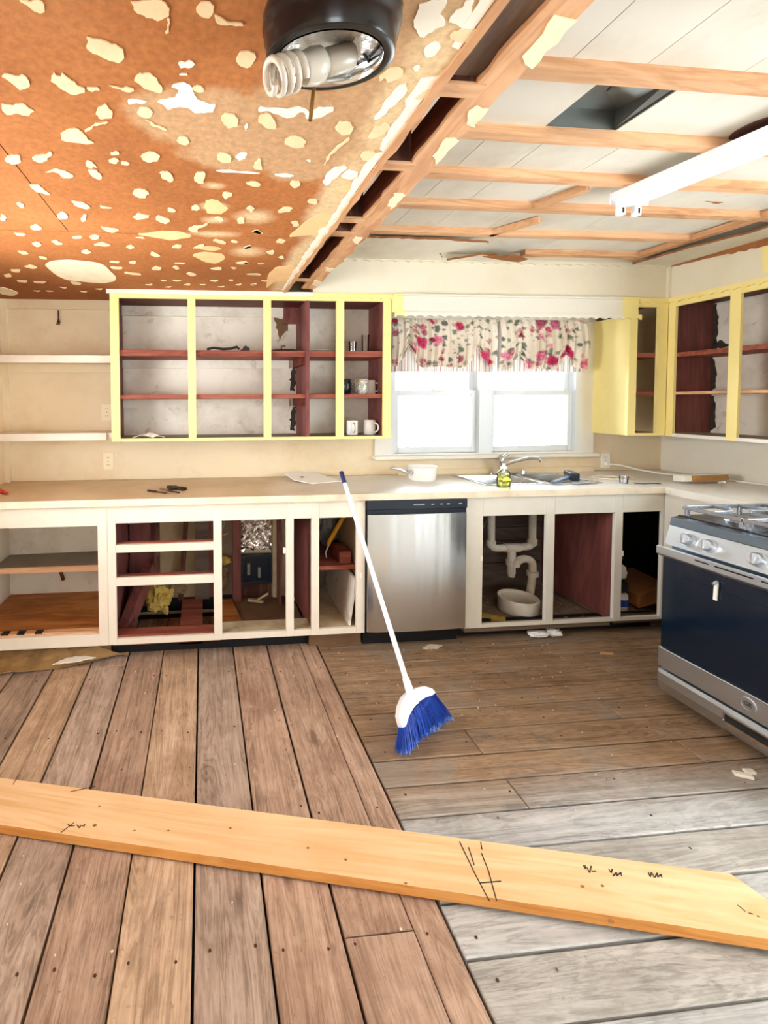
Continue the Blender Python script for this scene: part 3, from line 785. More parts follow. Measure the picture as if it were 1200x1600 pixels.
v = struct(MB().box(1.212, 2.915, 2.788, 2.80, 2.02, 2.135), 'trim_3', m_trimpaint, 'white board with scalloped lower edge above the window curtains')
scallop(1.225, 2.93, 2.776, 2.788, 2.022, 1.988, .0655, .012).build('scalloped_edge', m_trimpaint, v)
box('cap_moulding', m_trimpaint, v, 1.212, 2.915, 2.770, 2.788, 2.122, 2.136, bevel=.004)
# wall trim on the left
struct(MB().box(XL, -1.285, 3.095, 3.12, .92, 2.137), 'trim_4', m_wall, 'cream corner strip at the left end of the back wall')
struct(MB().box(-1.285, -.556, 3.10, 3.12, 2.075, 2.137), 'trim_5', m_wall, 'cream ledger board under the left ceiling')
struct(MB().box(3.125, 3.15, 2.785, 2.80, 2.135, 2.375), 'trim_6', m_soffit, 'corner strip where the two soffits meet')

# ---------------------------------------------------------------- window
wi = struct(MB().box(1.225, 1.345, 3.10, 3.12, 1.06, 2.12).box(2.785, 2.905, 3.10, 3.12, 1.06, 2.12).box(1.345, 2.785, 3.10, 3.12, 2.03, 2.12), 'window_1', m_white, 'white double unit window over the sink')
box('window_sill', m_white, wi, 1.21, 2.92, 3.06, 3.13, 1.035, 1.062, bevel=.004)
box('mullion', m_sash, wi, 2.0, 2.10, 3.09, 3.22, 1.075, 2.03)
box('jamb', m_sash, wi, wx0, 1.37, 3.10, 3.22, 1.075, 2.03); box('jamb', m_sash, wi, 2.755, wx1, 3.10, 3.22, 1.075, 2.03)
for x0, x1 in ((1.37, 2.0), (2.10, 2.755)):
    for nm, z0, z1, y, fr in (('lower_sash', 1.075, 1.53, 3.125, .038), ('upper_sash', 1.49, 2.03, 3.165, .036)):
        s = MB().box(x0, x0+fr, y, y+.035, z0, z1).box(x1-fr, x1, y, y+.035, z0, z1).box(x0+fr, x1-fr, y, y+.035, z0, z0+fr+.004).box(x0+fr, x1-fr, y, y+.035, z1-fr, z1).build(nm, m_sash, wi, bevel=.003)
        box('pane', m_pane, s, x0+fr, x1-fr, y+.015, y+.018, z0+fr, z1-fr)
    xm = (x0+x1)/2
    box('sash_lock', m_outletw, wi, xm-.03, xm+.03, 3.105, 3.125, 1.528, 1.542, bevel=.003)
struct(MB().box(1.345, 2.785, 3.10, 3.24, 1.05, 1.075), 'trim_7', m_white, 'inner ledge of the sink window')

# plain frames of the openings that light the room from outside the picture
w2 = struct(MB().box(XL-.012, XL+.012, 1.09, 1.15, .99, 1.96).box(XL-.012, XL+.012, 2.05, 2.11, .99, 1.96).box(XL-.012, XL+.012, 1.15, 2.05, 1.90, 1.96).box(XL-.012, XL+.03, 1.08, 2.12, .99, 1.05), 'window_2', m_white, 'white window in the left wall')
box('meeting_rail', m_sash, w2, XL-.06, XL-.03, 1.15, 2.05, 1.46, 1.49)
w3 = struct(MB().box(-.71, -.65, YR, YR+.02, .74, 1.91).box(.25, .31, YR, YR+.02, .74, 1.91).box(-.65, .25, YR, YR+.02, 1.85, 1.91).box(-.72, .32, YR, YR+.05, .74, .80), 'window_3', m_white, 'white window behind the viewer')
box('mullion', m_sash, w3, -.225, -.175, YR-.07, YR-.03, .80, 1.85)
struct(MB().box(XR-.02, XR, -.87, -.8, 0, 2.12).box(XR-.02, XR, 1.0, 1.07, 0, 2.12).box(XR-.02, XR, -.8, 1.0, 2.05, 2.12), 'door_1', m_white, 'white casing of the open doorway in the right wall')
# ================================================================ wall cabinets
YU = 2.80
uc = thing('wall_cabinet', 'long pale yellow wall cabinet without doors left of the window', 'cabinet', (.33, 3.1, 1.21))
F0, F1 = YU, YU+.02
for x0, x1 in ((-.558, -.505), (-.088, -.040), (.384, .432), (.851, .901), (1.160, 1.2105)): box('stile', m_yellow, uc, x0, x1, F0, F1, 1.21, 2.135, bevel=.0015)
xs_ = [-.505, -.088, -.040, .384, .432, .851, .901, 1.160]
for a, b in zip(xs_[::2], xs_[1::2]):
    box('top_rail', m_yellow, uc, a, b, F0, F1, 2.088, 2.135); box('bottom_rail', m_yellow, uc, a, b, F0, F1, 1.21, 1.228)
box('crown_strip', m_white, uc, -.575, .70, YU-.012, YU, 2.112, 2.137)
scallop(.70, 1.211, YU-.010, YU, 2.135, 2.10, .068, .010).build('scalloped_trim', m_yellow, uc)
box('side_panel', m_redwood_y, uc, -.553, -.535, F1, YB, 1.21, 2.135); box('side_panel', m_redwood_y, uc, 1.175, 1.193, F1, YB, 1.21, 2.135)
box('partition', m_redwood_y, uc, .655, .678, YU+.004, 3.105, 1.228, 2.088)
box('top_panel', m_redwood, uc, -.535, 1.175, F1, 3.10, 2.10, 2.13); box('bottom_panel', m_greyboard, uc, -.535, 1.175, F1, 3.10, 1.212, 1.228)
box('back_panel', m_backpanel, uc, -.535, .655, 3.105, 3.118, 1.228, 2.10); box('back_panel', m_backpanel, uc, .678, 1.175, 3.105, 3.118, 1.228, 2.10)
for z0, z1 in ((1.737, 1.775), (1.472, 1.499)):
    box('shelf', m_shelfred, uc, -.535, .655, F1+.001, 3.10, z0, z1, bevel=.002); box('shelf', m_shelfred, uc, .678, 1.175, F1+.001, 3.10, z0, z1, bevel=.002)
    box('shelf_ledger', m_backpanel, uc, -.535, .60, 3.085, 3.105, z0-.055, z0)
    box('shelf_cleat', m_redwood, uc, .628, .655, 2.84, 3.10, z0-.05, z0)
box('shelf_ledger', m_backpanel, uc, -.535, .60, 3.085, 3.105, 2.035, 2.10)
box('corner_post', m_redwood_y, uc, .56, .655, 3.07, 3.10, 1.99, 2.10)
for z in (1.25, 1.53): MB().prism(rag([(.615, z), (.645, z+.0), (.65, z+.17), (.628, z+.16), (.61, z+.08), (.615, z)], .008, .015, 3)[:-1], 3.100, 3.105, 'y').build('torn_paper', m_torndark, uc)

MB().prism(rag([(.50, 2.03), (.60, 2.03), (.605, 1.95), (.56, 1.92), (.545, 1.87), (.525, 1.93), (.50, 2.03)], .008, .02, 8)[:-1], 3.1035, 3.1052, 'y').build('peeled_patch', m_kick, uc)
rc = thing('wall_cabinet', 'narrow pale yellow corner cabinet without a door right of the window', 'cabinet', (3.0, 3.0, 1.21))
box('side_panel', m_yellow, rc, 2.893, 2.908, F1, YB-.001, 1.21, 2.03, bevel=.001)
box('stile', m_yellow, rc, 2.868, 2.925, F0-.001, F1, 1.21, 2.02); box('stile', m_yellow, rc, 2.912, 2.925, F0, F1, 2.02, 2.135); box('stile', m_yellow, rc, 3.082, 3.148, F0, F1, 1.21, 2.135)
box('top_rail', m_yellow, rc, 2.925, 3.082, F0, F1, 2.078, 2.135); box('bottom_rail', m_yellow, rc, 2.925, 3.082, F0, F1, 1.21, 1.226)
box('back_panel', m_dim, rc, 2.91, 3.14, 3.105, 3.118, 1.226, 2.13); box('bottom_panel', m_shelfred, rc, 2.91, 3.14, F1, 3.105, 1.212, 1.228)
for z0, z1 in ((1.742, 1.772), (1.483, 1.507)): box('shelf', m_shelfred, rc, 2.91, 3.135, F1+.001, 3.105, z0, z1)
box('top_panel', m_redwood, rc, 2.91, 3.14, F1, 3.105, 2.105, 2.13)
scallop(2.93, 3.148, YU-.010, YU, 2.135, 2.10, .068, .010).build('scalloped_trim', m_yellow, rc)

rw = thing('wall_cabinet', 'pale yellow wall cabinet without doors on the right hand wall', 'cabinet', (3.3, 2.2, 1.21))
G0, G1 = 3.15, 3.17
for y0, y1 in ((2.755, 2.799), (2.39, 2.445), (1.95, 2.0), (1.55, 1.6)): box('stile', m_yellow, rw, G0, G1, y0, y1, 1.205 if y0 > 2.0 else 1.21, 2.135, bevel=.0015)
for a, b in ((2.445, 2.755), (2.0, 2.39), (1.6, 1.95)):
    box('top_rail', m_yellow, rw, G0, G1, a, b, 2.075, 2.135); box('bottom_rail', m_white, rw, G0, G1, a, b, 1.205, 1.226)
pl = rag([(2.80, 2.140), (1.6, 2.14)], .001, .1); MB().prism([(2.80, 2.136), (1.55, 2.136), (1.55, 2.11)]+[(1.55+1.25*i/60, 2.10+.010*abs(math.sin(PI*i/3))) for i in range(1, 60)]+[(2.80, 2.11)], 3.138, 3.15, 'x').build('scalloped_trim', m_yellow, rw)
box('end_panel', m_redwood_y, rw, G1, 3.461, 2.776, 2.796, 1.227, 2.104)
box('back_panel', m_backpanel, rw, 3.462, 3.478, 1.56, 2.796, 1.226, 2.10)
box('bottom_panel', m_greyboard, rw, G1, 3.462, 1.56, 2.776, 1.208, 1.226); box('top_panel', m_redwood, rw, G1, 3.46, 1.56, 2.776, 2.105, 2.13)
box('end_panel', m_redwood_y, rw, G1, 3.46, 1.55, 1.565, 1.21, 2.12)
for z0, z1, mm in ((1.738, 1.768, m_shelfred), (1.488, 1.507, m_oldfir_y)): box('shelf', mm, rw, G1+.001, 3.462, 1.566, 2.775, z0, z1, bevel=.002)
MB().prism(rag([(2.68, 1.80), (2.73, 1.79), (2.77, 1.84), (2.72, 1.85), (2.68, 1.80)], .006, .015, 5)[:-1], 3.456, 3.462, 'x').build('torn_paper', m_torndark, rw)
for z, h_ in ((1.24, .235), (1.515, .215), (1.775, .32)): MB().prism([(2.775, z), (2.775, z+h_)]+rag([(2.762, z+h_), (2.748, z+h_*.6), (2.755, z+h_*.3), (2.745, z)], .006, .02, int(z*10))[:-1], 3.456, 3.462, 'x').build('torn_paper', m_torndark, rw)

# ---------------------------------------------------------------- open wall shelves at the left
for lab, z0, z1, yf in (('upper of the two cream wall shelves at the far left', 1.698, 1.745, 2.86), ('lower of the two cream wall shelves at the far left', 1.215, 1.262, 2.86)):
    s = thing('wall_shelf', lab, 'shelf', (-.95, 3.0, z0), 'open shelves at the left end')
    box('board', m_basepaint, s, -1.319, -.5585, yf+.02, 3.119, z0+.012, z1-.001); box('front_edge', m_basepaint, s, -1.319, -.5585 if z0 > 1.5 else -.60, yf, yf+.02, z0, z1, bevel=.003)
    box('ledger', m_wall, s, -1.284, -.5585, 3.10, 3.119, z0-.045, z0+.012)

# ================================================================ base cabinets
BF0, BF1 = 2.50, 2.52
def frame(th, name, *b, m=None): return box(name, m or m_basepaint, th, b[0], b[1], BF0, BF1, b[2], b[3], bevel=.002)
bl = thing('base_cabinet', 'cream base cabinet with one wide open bay at the far left', 'cabinet', (-.95, 2.8, .1))
frame(bl, 'stile', -.582, -.531, .10, .884); frame(bl, 'top_rail', -1.319, -.582, .772, .884); frame(bl, 'bottom_rail', -1.319, -.582, .10, .166)
box('deck', m_ply, bl, -1.30, -.54, 2.521, 3.11, .140, .160); box('deck_edge', m_oldfir, bl, -1.30, -.582, 2.521, 2.56, .160, .176)
for x in (-1.115, -1.03, -.935): box('notch', m_slot, bl, x, x+.04, 2.5205, 2.556, .172, .180)
box('side_panel', m_basepaint, bl, -.548, -.532, 2.521, 3.11, .10, .88); box('side_panel', m_basepaint, bl, -1.318, -1.302, 2.521, 3.11, .10, .88)
box('back_panel', m_backpanel, bl, -1.302, -.548, 3.10, 3.115, .16, .88)
sh = MB().add([(-1.30, 2.84, .400), (-.55, 2.84, .412), (-.55, 3.10, .412), (-1.30, 3.10, .400), (-1.30, 2.84, .430), (-.55, 2.84, .440), (-.55, 3.10, .440), (-1.30, 3.10, .430)], [(0, 3, 2, 1), (4, 5, 6, 7), (0, 1, 5, 4), (1, 2, 6, 5), (2, 3, 7, 6), (3, 0, 4, 7)]).build('shelf', m_greyboard, bl)
box('shelf_edge', m_oldfir, bl, -1.30, -.55, 2.828, 2.84, .402, .436)
box('toe_board', m_kick, bl, -1.319, -.531, 2.56, 2.575, 0, .10)
MB().tube([(-1.12, 3.09, .40), (-1.06, 3.08, .39), (-.98, 3.085, .36), (-.95, 3.09, .25)], .012, 7).build('reddish_cable', m_redwood, bl, smooth=True)
MB().tube([(-.95, 3.092, .41)]+[(-.82+.16*math.cos(a), 3.092, .40+.09*math.sin(a)) for a in [PI+PI*i/10 for i in range(11)]], .003, 6).build('grey_cable', m_slot, bl, smooth=True)

bm = thing('base_cabinet', 'cream base cabinet with drawer openings and four doorless bays left of the dishwasher', 'cabinet', (.2, 2.8, .1))
for x0, x1 in ((-.530, -.485), (.055, .102), (.469, .514), (.617, .662), (.882, .934)): frame(bm, 'stile', x0, x1, .10, .884)
for a, b in ((-.485, .055), (.102, .469), (.514, .617), (.662, .882)):
    frame(bm, 'top_rail', a, b, .783, .884); frame(bm, 'bottom_rail', a, b, .10, .134)
frame(bm, 'drawer_rail', -.485, .055, .619, .662); frame(bm, 'drawer_rail', -.485, .055, .431, .478)
for z in (.655, .472): box('drawer_runner', m_shelfred, bm, -.485, .055, 2.521, 2.545, z-.006, z+.012)
box('side_panel', m_redwood_y, bm, -.530, -.512, 2.521, 3.09, .10, .88); box('partition', m_redwood_y, bm, .621, .640, 2.521, 3.09, .10, .88)
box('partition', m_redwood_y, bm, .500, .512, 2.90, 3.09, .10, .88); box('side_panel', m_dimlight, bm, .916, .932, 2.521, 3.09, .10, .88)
box('cross_board', m_shelfred, bm, -.511, .09, 2.522, 2.60, .085, .142)
box('deck', m_deck, bm, .09, .62, 2.522, 2.64, .118, .134); box('deck', m_deck, bm, .641, .915, 2.522, 3.09, .118, .134); box('deck', m_kick, bm, .09, .62, 2.64, 3.09, .06, .075)
box('shelf', m_shelfred, bm, .641, .915, 2.60, 3.09, .442, .466)
box('latch', m_outletw, bm, .906, .914, 2.499, 2.521, .425, .455); box('latch', m_outletw, bm, .455, .468, 2.499, 2.521, .585, .615)
# the open wall framing behind the bays
for x0, x1, y0, z0, z1, mm in ((-.50, -.34, 3.06, .06, .88, m_redwood_y), (-.34, -.30, 3.04, .06, .88, m_post), (-.06, .035, 3.04, .10, .88, m_siding), (.035, .085, 3.07, .10, .88, m_redwood_y), (.20, .255, 3.03, .07, .88, m_redwood_y), (.474, .512, 3.02, .10, .88, m_deck)):
    box('wall_stud', mm, bm, x0, x1, y0, 3.095, z0, z1)
MB().obox((-.16, 3.05, .10), (-.10, 3.05, .88), .035, .03, (0, 1, 0)).build('wall_stud', m_post, bm)
MB().obox((-.49, 2.66, .06), (-.35, 2.98, .36), .06, .09, (0, 0, 1)).build('brace', m_redwood_y, bm)
box('floor_joist', m_shelfred, bm, -.148, -.010, 2.60, 3.06, .03, .098); MB().obox((-.46, 2.62, .08), (-.46, 3.08, .16), .08, .07).build('floor_joist', m_redwood_y, bm)
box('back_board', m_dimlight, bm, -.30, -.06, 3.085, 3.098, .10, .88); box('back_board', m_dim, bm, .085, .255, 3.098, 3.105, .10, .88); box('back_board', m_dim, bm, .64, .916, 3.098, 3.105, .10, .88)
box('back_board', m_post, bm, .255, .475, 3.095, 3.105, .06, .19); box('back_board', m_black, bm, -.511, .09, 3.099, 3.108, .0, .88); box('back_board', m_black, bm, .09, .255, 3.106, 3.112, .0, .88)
MB().add([(.10, 2.645, .085), (.24, 2.645, .085), (.19, 3.02, .085), (.10, 3.02, .085), (.10, 2.645, .10), (.24, 2.645, .10), (.19, 3.02, .10), (.10, 3.02, .10)], [(0, 3, 2, 1), (4, 5, 6, 7), (0, 1, 5, 4), (1, 2, 6, 5), (2, 3, 7, 6), (3, 0, 4, 7)]).build('plywood_scrap', m_ply, bm)
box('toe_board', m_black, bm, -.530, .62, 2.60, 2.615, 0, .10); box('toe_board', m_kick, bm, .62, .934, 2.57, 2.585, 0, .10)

bs = thing('base_cabinet', 'white sink base cabinet with three doorless bays right of the dishwasher', 'cabinet', (2.2, 2.8, .09))
for x0, x1 in ((1.542, 1.652), (2.052, 2.106), (2.498, 2.550), (2.812, 2.86)): frame(bs, 'stile', x0, x1, .094, .884, m=m_white)
for a, b in ((1.652, 2.052), (2.106, 2.498), (2.55, 2.812)):
    frame(bs, 'top_rail', a, b, .768, .884, m=m_white); frame(bs, 'bottom_rail', a, b, .094, .116, m=m_white)
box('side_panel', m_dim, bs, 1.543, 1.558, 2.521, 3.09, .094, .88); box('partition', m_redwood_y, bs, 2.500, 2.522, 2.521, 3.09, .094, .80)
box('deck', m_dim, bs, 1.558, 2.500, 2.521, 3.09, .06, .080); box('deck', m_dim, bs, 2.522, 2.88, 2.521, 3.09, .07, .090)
z = .06
for k, h in enumerate((.20, .165, .10, .115, .12)):
    box('siding_board', m_siding, bs, 1.60, 2.50, 3.086+.004*(k % 2), 3.105, z+.003, z+h-.004); z += h
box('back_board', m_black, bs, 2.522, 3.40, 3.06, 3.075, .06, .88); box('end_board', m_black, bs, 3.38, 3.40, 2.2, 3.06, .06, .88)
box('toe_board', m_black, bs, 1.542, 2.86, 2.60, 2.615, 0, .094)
box('latch', m_outletw, bs, 1.638, 1.652, 2.499, 2.521, .50, .53); box('latch', m_outletw, bs, 2.55, 2.558, 2.499, 2.521, .50, .53)

br = thing('base_cabinet', 'white base cabinet end standing between corner and range', 'cabinet', (3.0, 2.2, .09))
box('front_panel', m_white, br, 2.822, 2.84, 2.02, 2.498, .094, .884, bevel=.002); box('end_panel', m_white, br, 2.84, 3.37, 2.02, 2.04, .094, .884)
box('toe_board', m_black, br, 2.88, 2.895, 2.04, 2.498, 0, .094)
box('top_rail', m_white, br, 2.812, 2.822, 2.02, 2.44, .80, .884)

# ---------------------------------------------------------------- worktop with sink
SX0, SX1, SY0, SY1 = 1.765, 2.55, 2.645, 3.055
wt = thing('worktop', 'long worn cream laminate worktop running under the window', 'worktop', (0, 2.8, .884))
MB().box(XL+.001, SX0+.02, 2.478, 3.119, .886, .92).box(SX1-.02, 3.479, 2.478, 3.119, .886, .92).box(SX0+.02, SX1-.02, 2.478, SY0+.02, .886, .92).box(SX0+.02, SX1-.02, SY1-.02, 3.119, .886, .92).box(2.792, 3.479, 2.005, 2.478, .886, .92).build('top', m_counter, wt)
box('front_edging', m_trimedge, wt, XL+.001, 2.80, 2.470, 2.4785, .884, .923, bevel=.002)
MB().prism([(2.80, 2.470), (2.786, 2.43), (2.786, 2.0), (2.7925, 2.0), (2.7925, 2.43), (2.80, 2.4785)], .882, .923).build('return_edging', m_white, wt)
box('back_moulding', m_wall, wt, 1.4, 2.92, 3.105, 3.119, .92, .955)
MB().tube([(XL+.01, 3.112, .921), (3.47, 3.112, .921)], .005, 5).build('caulk_line', m_deck, wt)

sk = thing('kitchen_sink', 'double bowl stainless steel sink set in the worktop', 'sink', (2.16, 2.85, .92))
rim = MB()
bowls = ((1.79, 2.165, 2.675, 3.0), (2.215, 2.525, 2.675, 3.0))
z0, z1 = .920, .926
rim.box(SX0, SX1, SY0, 2.675, z0, z1).box(SX0, SX1, 3.0, SY1, z0, z1).box(SX0, 1.79, 2.675, 3.0, z0, z1).box(2.165, 2.215, 2.675, 3.0, z0, z1).box(2.525, SX1, 2.675, 3.0, z0, z1)
rim.build('rim', m_sinksteel, sk, bevel=.002)
for x0, x1, y0, y1 in bowls:
    b = MB(); zb = .76; t = .02
    b.add([(x0, y0, .925), (x1, y0, .925), (x1, y1, .925), (x0, y1, .925), (x0+t, y0+t, zb), (x1-t, y0+t, zb), (x1-t, y1-t, zb), (x0+t, y1-t, zb)],
          [(0, 1, 5, 4), (1, 2, 6, 5), (2, 3, 7, 6), (3, 0, 4, 7), (4, 5, 6, 7)])
    b.build('bowl', m_sinksteel, sk, solid=.002, bevel=.012)
    MB().lathe([(0, .003), (.035, .003), (.04, 0)], ((x0+x1)/2, (y0+y1)/2, zb), n=16).build('strainer', m_chrome, sk, smooth=True)
fa = thing('sink_faucet', 'chrome single lever faucet behind the sink', 'faucet', (2.17, 3.03, .926))
MB().prism([(2.17+.12*math.cos(a), 3.028+.026*math.sin(a)) for a in [2*PI*i/20 for i in range(20)]], .926, .936).build('deck_plate', m_chrome, fa, bevel=.002)
MB().lathe([(.026, 0), (.024, .05), (.02, .06), (0, .068)], (2.14, 3.03, .936), n=16).build('body', m_chrome, fa, smooth=True)
MB().tube([(2.14, 3.03, .985), (2.20, 2.99, 1.02), (2.27, 2.94, 1.05), (2.315, 2.90, 1.055), (2.325, 2.89, 1.03)], .011, 10).build('spout', m_chrome, fa, smooth=True)
MB().tube([(2.135, 3.03, .99), (2.12, 3.02, 1.02), (2.15, 3.03, 1.05), (2.18, 3.035, 1.065)], [.014, .012, .011, .013], 10).build('lever', m_chrome, fa, smooth=True)
for x in (2.30,): MB().lathe([(.016, 0), (.013, .02), (0, .024)], (x, 3.028, .926), n=12).build('hole_cap', m_chrome, fa, smooth=True)

# ================================================================ dishwasher
dw = thing('dishwasher', 'brushed stainless dishwasher with black control strip under the worktop', 'dishwasher', (1.24, 2.8, 0))
box('tub', m_black, dw, .942, 1.534, 2.505, 3.05, .10, .88)
g = MB().grid(12, 1, lambda u, v: (.941+.594*u, 2.478-.012*math.sin(PI*u)**.5, .113+.686*v)); g.build('door_panel', m_steel, dw, smooth=True)
box('door_core', m_steel, dw, .941, 1.535, 2.4785, 2.5045, .113, .799)
box('control_strip', m_navy, dw, .938, 1.537, 2.474, 2.5045, .826, .881, bevel=.003); box('handle_recess', m_navy2, dw, .94, 1.536, 2.484, 2.5045, .7995, .826)
text_mesh('lettering', 'FRIGIDAIRE', .013, m_print, dw, (1.243, 2.4732, .853), (PI/2, 0, 0))
for x, wd in ((1.325, .016), (1.378, .014), (1.42, .018), (1.493, .02)): box('button_mark', m_print, dw, x-wd/2, x+wd/2, 2.4732, 2.4738, .852, .856)
box('toe_panel', m_black, dw, .945, 1.532, 2.56, 2.58, .0, .105)

# ================================================================ range
RY0, RY1 = 1.205, 1.965
rg = thing('gas_range', 'stainless gas range with black oven door and missing handle', 'range', (2.55, 1.585, 0))
box('body', m_greylip, rg, 2.262, 2.90, RY0+.004, RY1-.004, .03, .885)
for x in (2.30, 2.86):
    for y in (RY0+.04, RY1-.04): MB().lathe([(.018, 0), (.018, .03)], (x, y, 0), n=10).build('foot', m_rubberdark, rg)
# control panel, slanted
MB().prism([(2.222, .757), (2.2615, .757), (2.2615, .847), (2.249, .847)], RY0, RY1, 'y').build('control_panel', m_steel_h, rg, bevel=.002)
MB().prism([(2.247, .848), (2.2615, .848), (2.30, .884), (2.30, .892), (2.256, .886)], RY0, RY1, 'y').build('cooktop_lip', m_greylip, rg, bevel=.002)
box('cooktop', m_enamel, rg, 2.29, 2.90, RY0, RY1, .8855, .895, bevel=.003)
kax = Vector((-.958, 0, .287))
for y in (1.867, 1.782, 1.603, 1.39, 1.305):
    o = Vector((2.2355, y, .803))
    k = MB().lathe([(.031, -.003), (.031, .006), (.027, .009), (.025, .028), (.022, .032), (0, .032)], o, kax, 20).build('knob', m_steel_h, rg, smooth=True)
    MB().obox(o+kax*.033+Vector((0, 0, -.022)), o+kax*.033+Vector((0, 0, .022)), .010, .012, kax).build('knob_grip', m_steel_h, k, bevel=.002)
# oven door
box('oven_door', m_darkglass, rg, 2.214, 2.258, RY0+.004, RY1-.004, .256, .700, bevel=.003)
box('door_glass', m_darkglass, rg, 2.2105, 2.214, RY0+.10, RY1-.10, .33, .63)
ht = MB().prism([(2.188, .712), (2.2, .700), (2.258, .700), (2.258, .728), (2.20, .750), (2.188, .748)], RY0-.006, RY1+.006, 'y').build('door_top_trim', m_steel_h, rg, bevel=.002)
for y0, y1 in ((1.745, 1.80), (1.585, 1.722), (1.50, 1.56), (1.36, 1.48)): box('vent_slot', m_navy2, ht, 2.1868, 2.1885, y0, y1, .732, .738)
box('door_bottom_trim', m_steel_h, rg, 2.205, 2.258, RY0+.002, RY1-.002, .160, .254, bevel=.002)
br_ = MB().obox((2.206, 1.727, .66), (2.203, 1.727, .585), .014, .006, (1, 0, 0)).build('broken_handle_bracket', m_outletw, rg)
MB().tube([(2.2105, 1.727, .665), (2.19, 1.727, .655)], .006, 8).build('handle_screw', m_steel_h, rg)
em = MB().lathe([(.028, 0), (.028, .002), (.024, .003), (.024, .0015), (0, .0015)], (2.205, 1.60, .21), (-1, 0, 0), 28).build('emblem', m_steel_h, rg, smooth=True)
text_mesh('emblem_letters', 'GE', .024, m_navy, rg, (2.2025, 1.60, .21), (PI/2, 0, -PI/2))
dr = MB().prism([(2.208, .148), (2.258, .148), (2.258, .034), (2.226, .030), (2.212, .045), (2.202, .09), (2.203, .13)], RY0+.003, RY1-.003, 'y').build('storage_drawer', m_steel_h, rg, bevel=.002)
box('drawer_pull_recess', m_slot, rg, 2.1995, 2.203, 1.505, 1.668, .093, .126); 
fr_ = MB().box(2.190, 2.2015, 1.50, 1.675, .124, .130).box(2.186, 2.2015, 1.50, 1.675, .080, .096).box(2.190, 2.2015, 1.669, 1.675, .09, .126).box(2.190, 2.2015, 1.50, 1.506, .09, .126).build('drawer_pull', m_chrome, rg)
# grates and burners
for k in range(3):
    y0, y1 = RY0+.02+k*.242, RY0+.02+k*.242+.236
    g = MB(); zt, r = .936, .011; x0, x1 = 2.296, 2.87
    def bar(a, b, rr=.011): g.obox((*a, zt), (*b, zt), rr, .018)
    bar((x0, y0), (x1, y0), .014); bar((x0, y1), (x1, y1), .014); bar((x0, y0), (x0, y1), .014); bar((x1, y0), (x1, y1), .014); bar(((x0+x1)/2, y0), ((x0+x1)/2, y1))
    ym = (y0+y1)/2
    for xc in (x0+.15, x1-.15):
        for a in range(4):
            c_, s_ = (1, 0, -1, 0)[a], (0, 1, 0, -1)[a]
            g.obox((xc+c_*.045, ym+s_*.04, zt+.004), (xc+c_*.14, ym+s_*.112, zt+.002), .010, .016)
    for x in (x0+.01, x1-.01, (x0+x1)/2):
        for y in (y0+.008, y1-.008): g.box(x-.008, x+.008, y-.007, y+.007, .895, .934)
    g.build('grate', m_iron, rg, bevel=.003)
    for xc in (x0+.15, x1-.15):
        MB().lathe([(.055, 0), (.05, .012), (.035, .014), (.038, .022), (.03, .026), (0, .026)], (xc, ym, .895), n=18).build('burner', m_iron, rg, smooth=True)
# ================================================================ curtains
def curtain(label, x0, x1, ties, low, high, folds, seed):
    rnd = random.Random(seed); ph = rnd.uniform(0, 6)
    th = thing('valance_curtain', label, 'curtain', ((x0+x1)/2, 3.03, 2.02), 'rose print window valances')
    Wd = x1-x0
    def wave(u, a): return a*(math.sin(2*PI*folds*u+ph)+.5*math.sin(2*PI*folds*2.3*u+ph*2))
    def hem(u):
        t = max([max(0, 1-abs(u-q)/.13)**1.6 for q in ties]); return low+(high-low)*t-.012*math.sin(PI*((u*2.2) % 1))
    def front(u, v):
        z = 2.022+(hem(u)-2.022)*v; puff = .03*math.sin(PI*min(1, v*1.05))*(1-.6*max([max(0, 1-abs(u-q)/.08) for q in ties]))
        return (x0+Wd*u, 3.005-puff*.8+wave(u, .011*(.35+.65*v)), z)
    MB().grid(110, 14, front, lambda u, v: (u*Wd*1.0+seed, (1-v)*.36)).build('print_panel', m_floral, th, smooth=True)
    def back(u, v): return (x0+.004+(Wd-.008)*u, 3.035+wave(u, .007), 2.015+(1.658-2.015)*v)
    MB().grid(90, 6, back, lambda u, v: (u*Wd, v)).build('striped_lining', m_stripe, th, smooth=True)
    for q in ties:
        a = front(q, 1); MB().tube([(a[0]-.012, a[1]-.004, a[2]+.008), (a[0], a[1]-.012, a[2]), (a[0]+.012, a[1]-.004, a[2]+.008)], .004, 6).build('gather_tie', m_floral, th)
    for k in range(8):
        pass
    return th
curtain('rose print valance with striped lining over the left half of the sink window', 1.305, 2.065, (.16, .816), 1.695, 1.84, 13, 1)
curtain('rose print valance with striped lining over the right half of the sink window', 2.09, 2.762, (.22, .75), 1.68, 1.80, 12, 4)
tag(MB().tube([(1.29, 3.035, 2.012), (2.80, 3.035, 2.012)], .006, 8).build('curtain_rod', m_white, None, smooth=True), 'thin white curtain rod carrying both rose print valances', 'curtain rod')

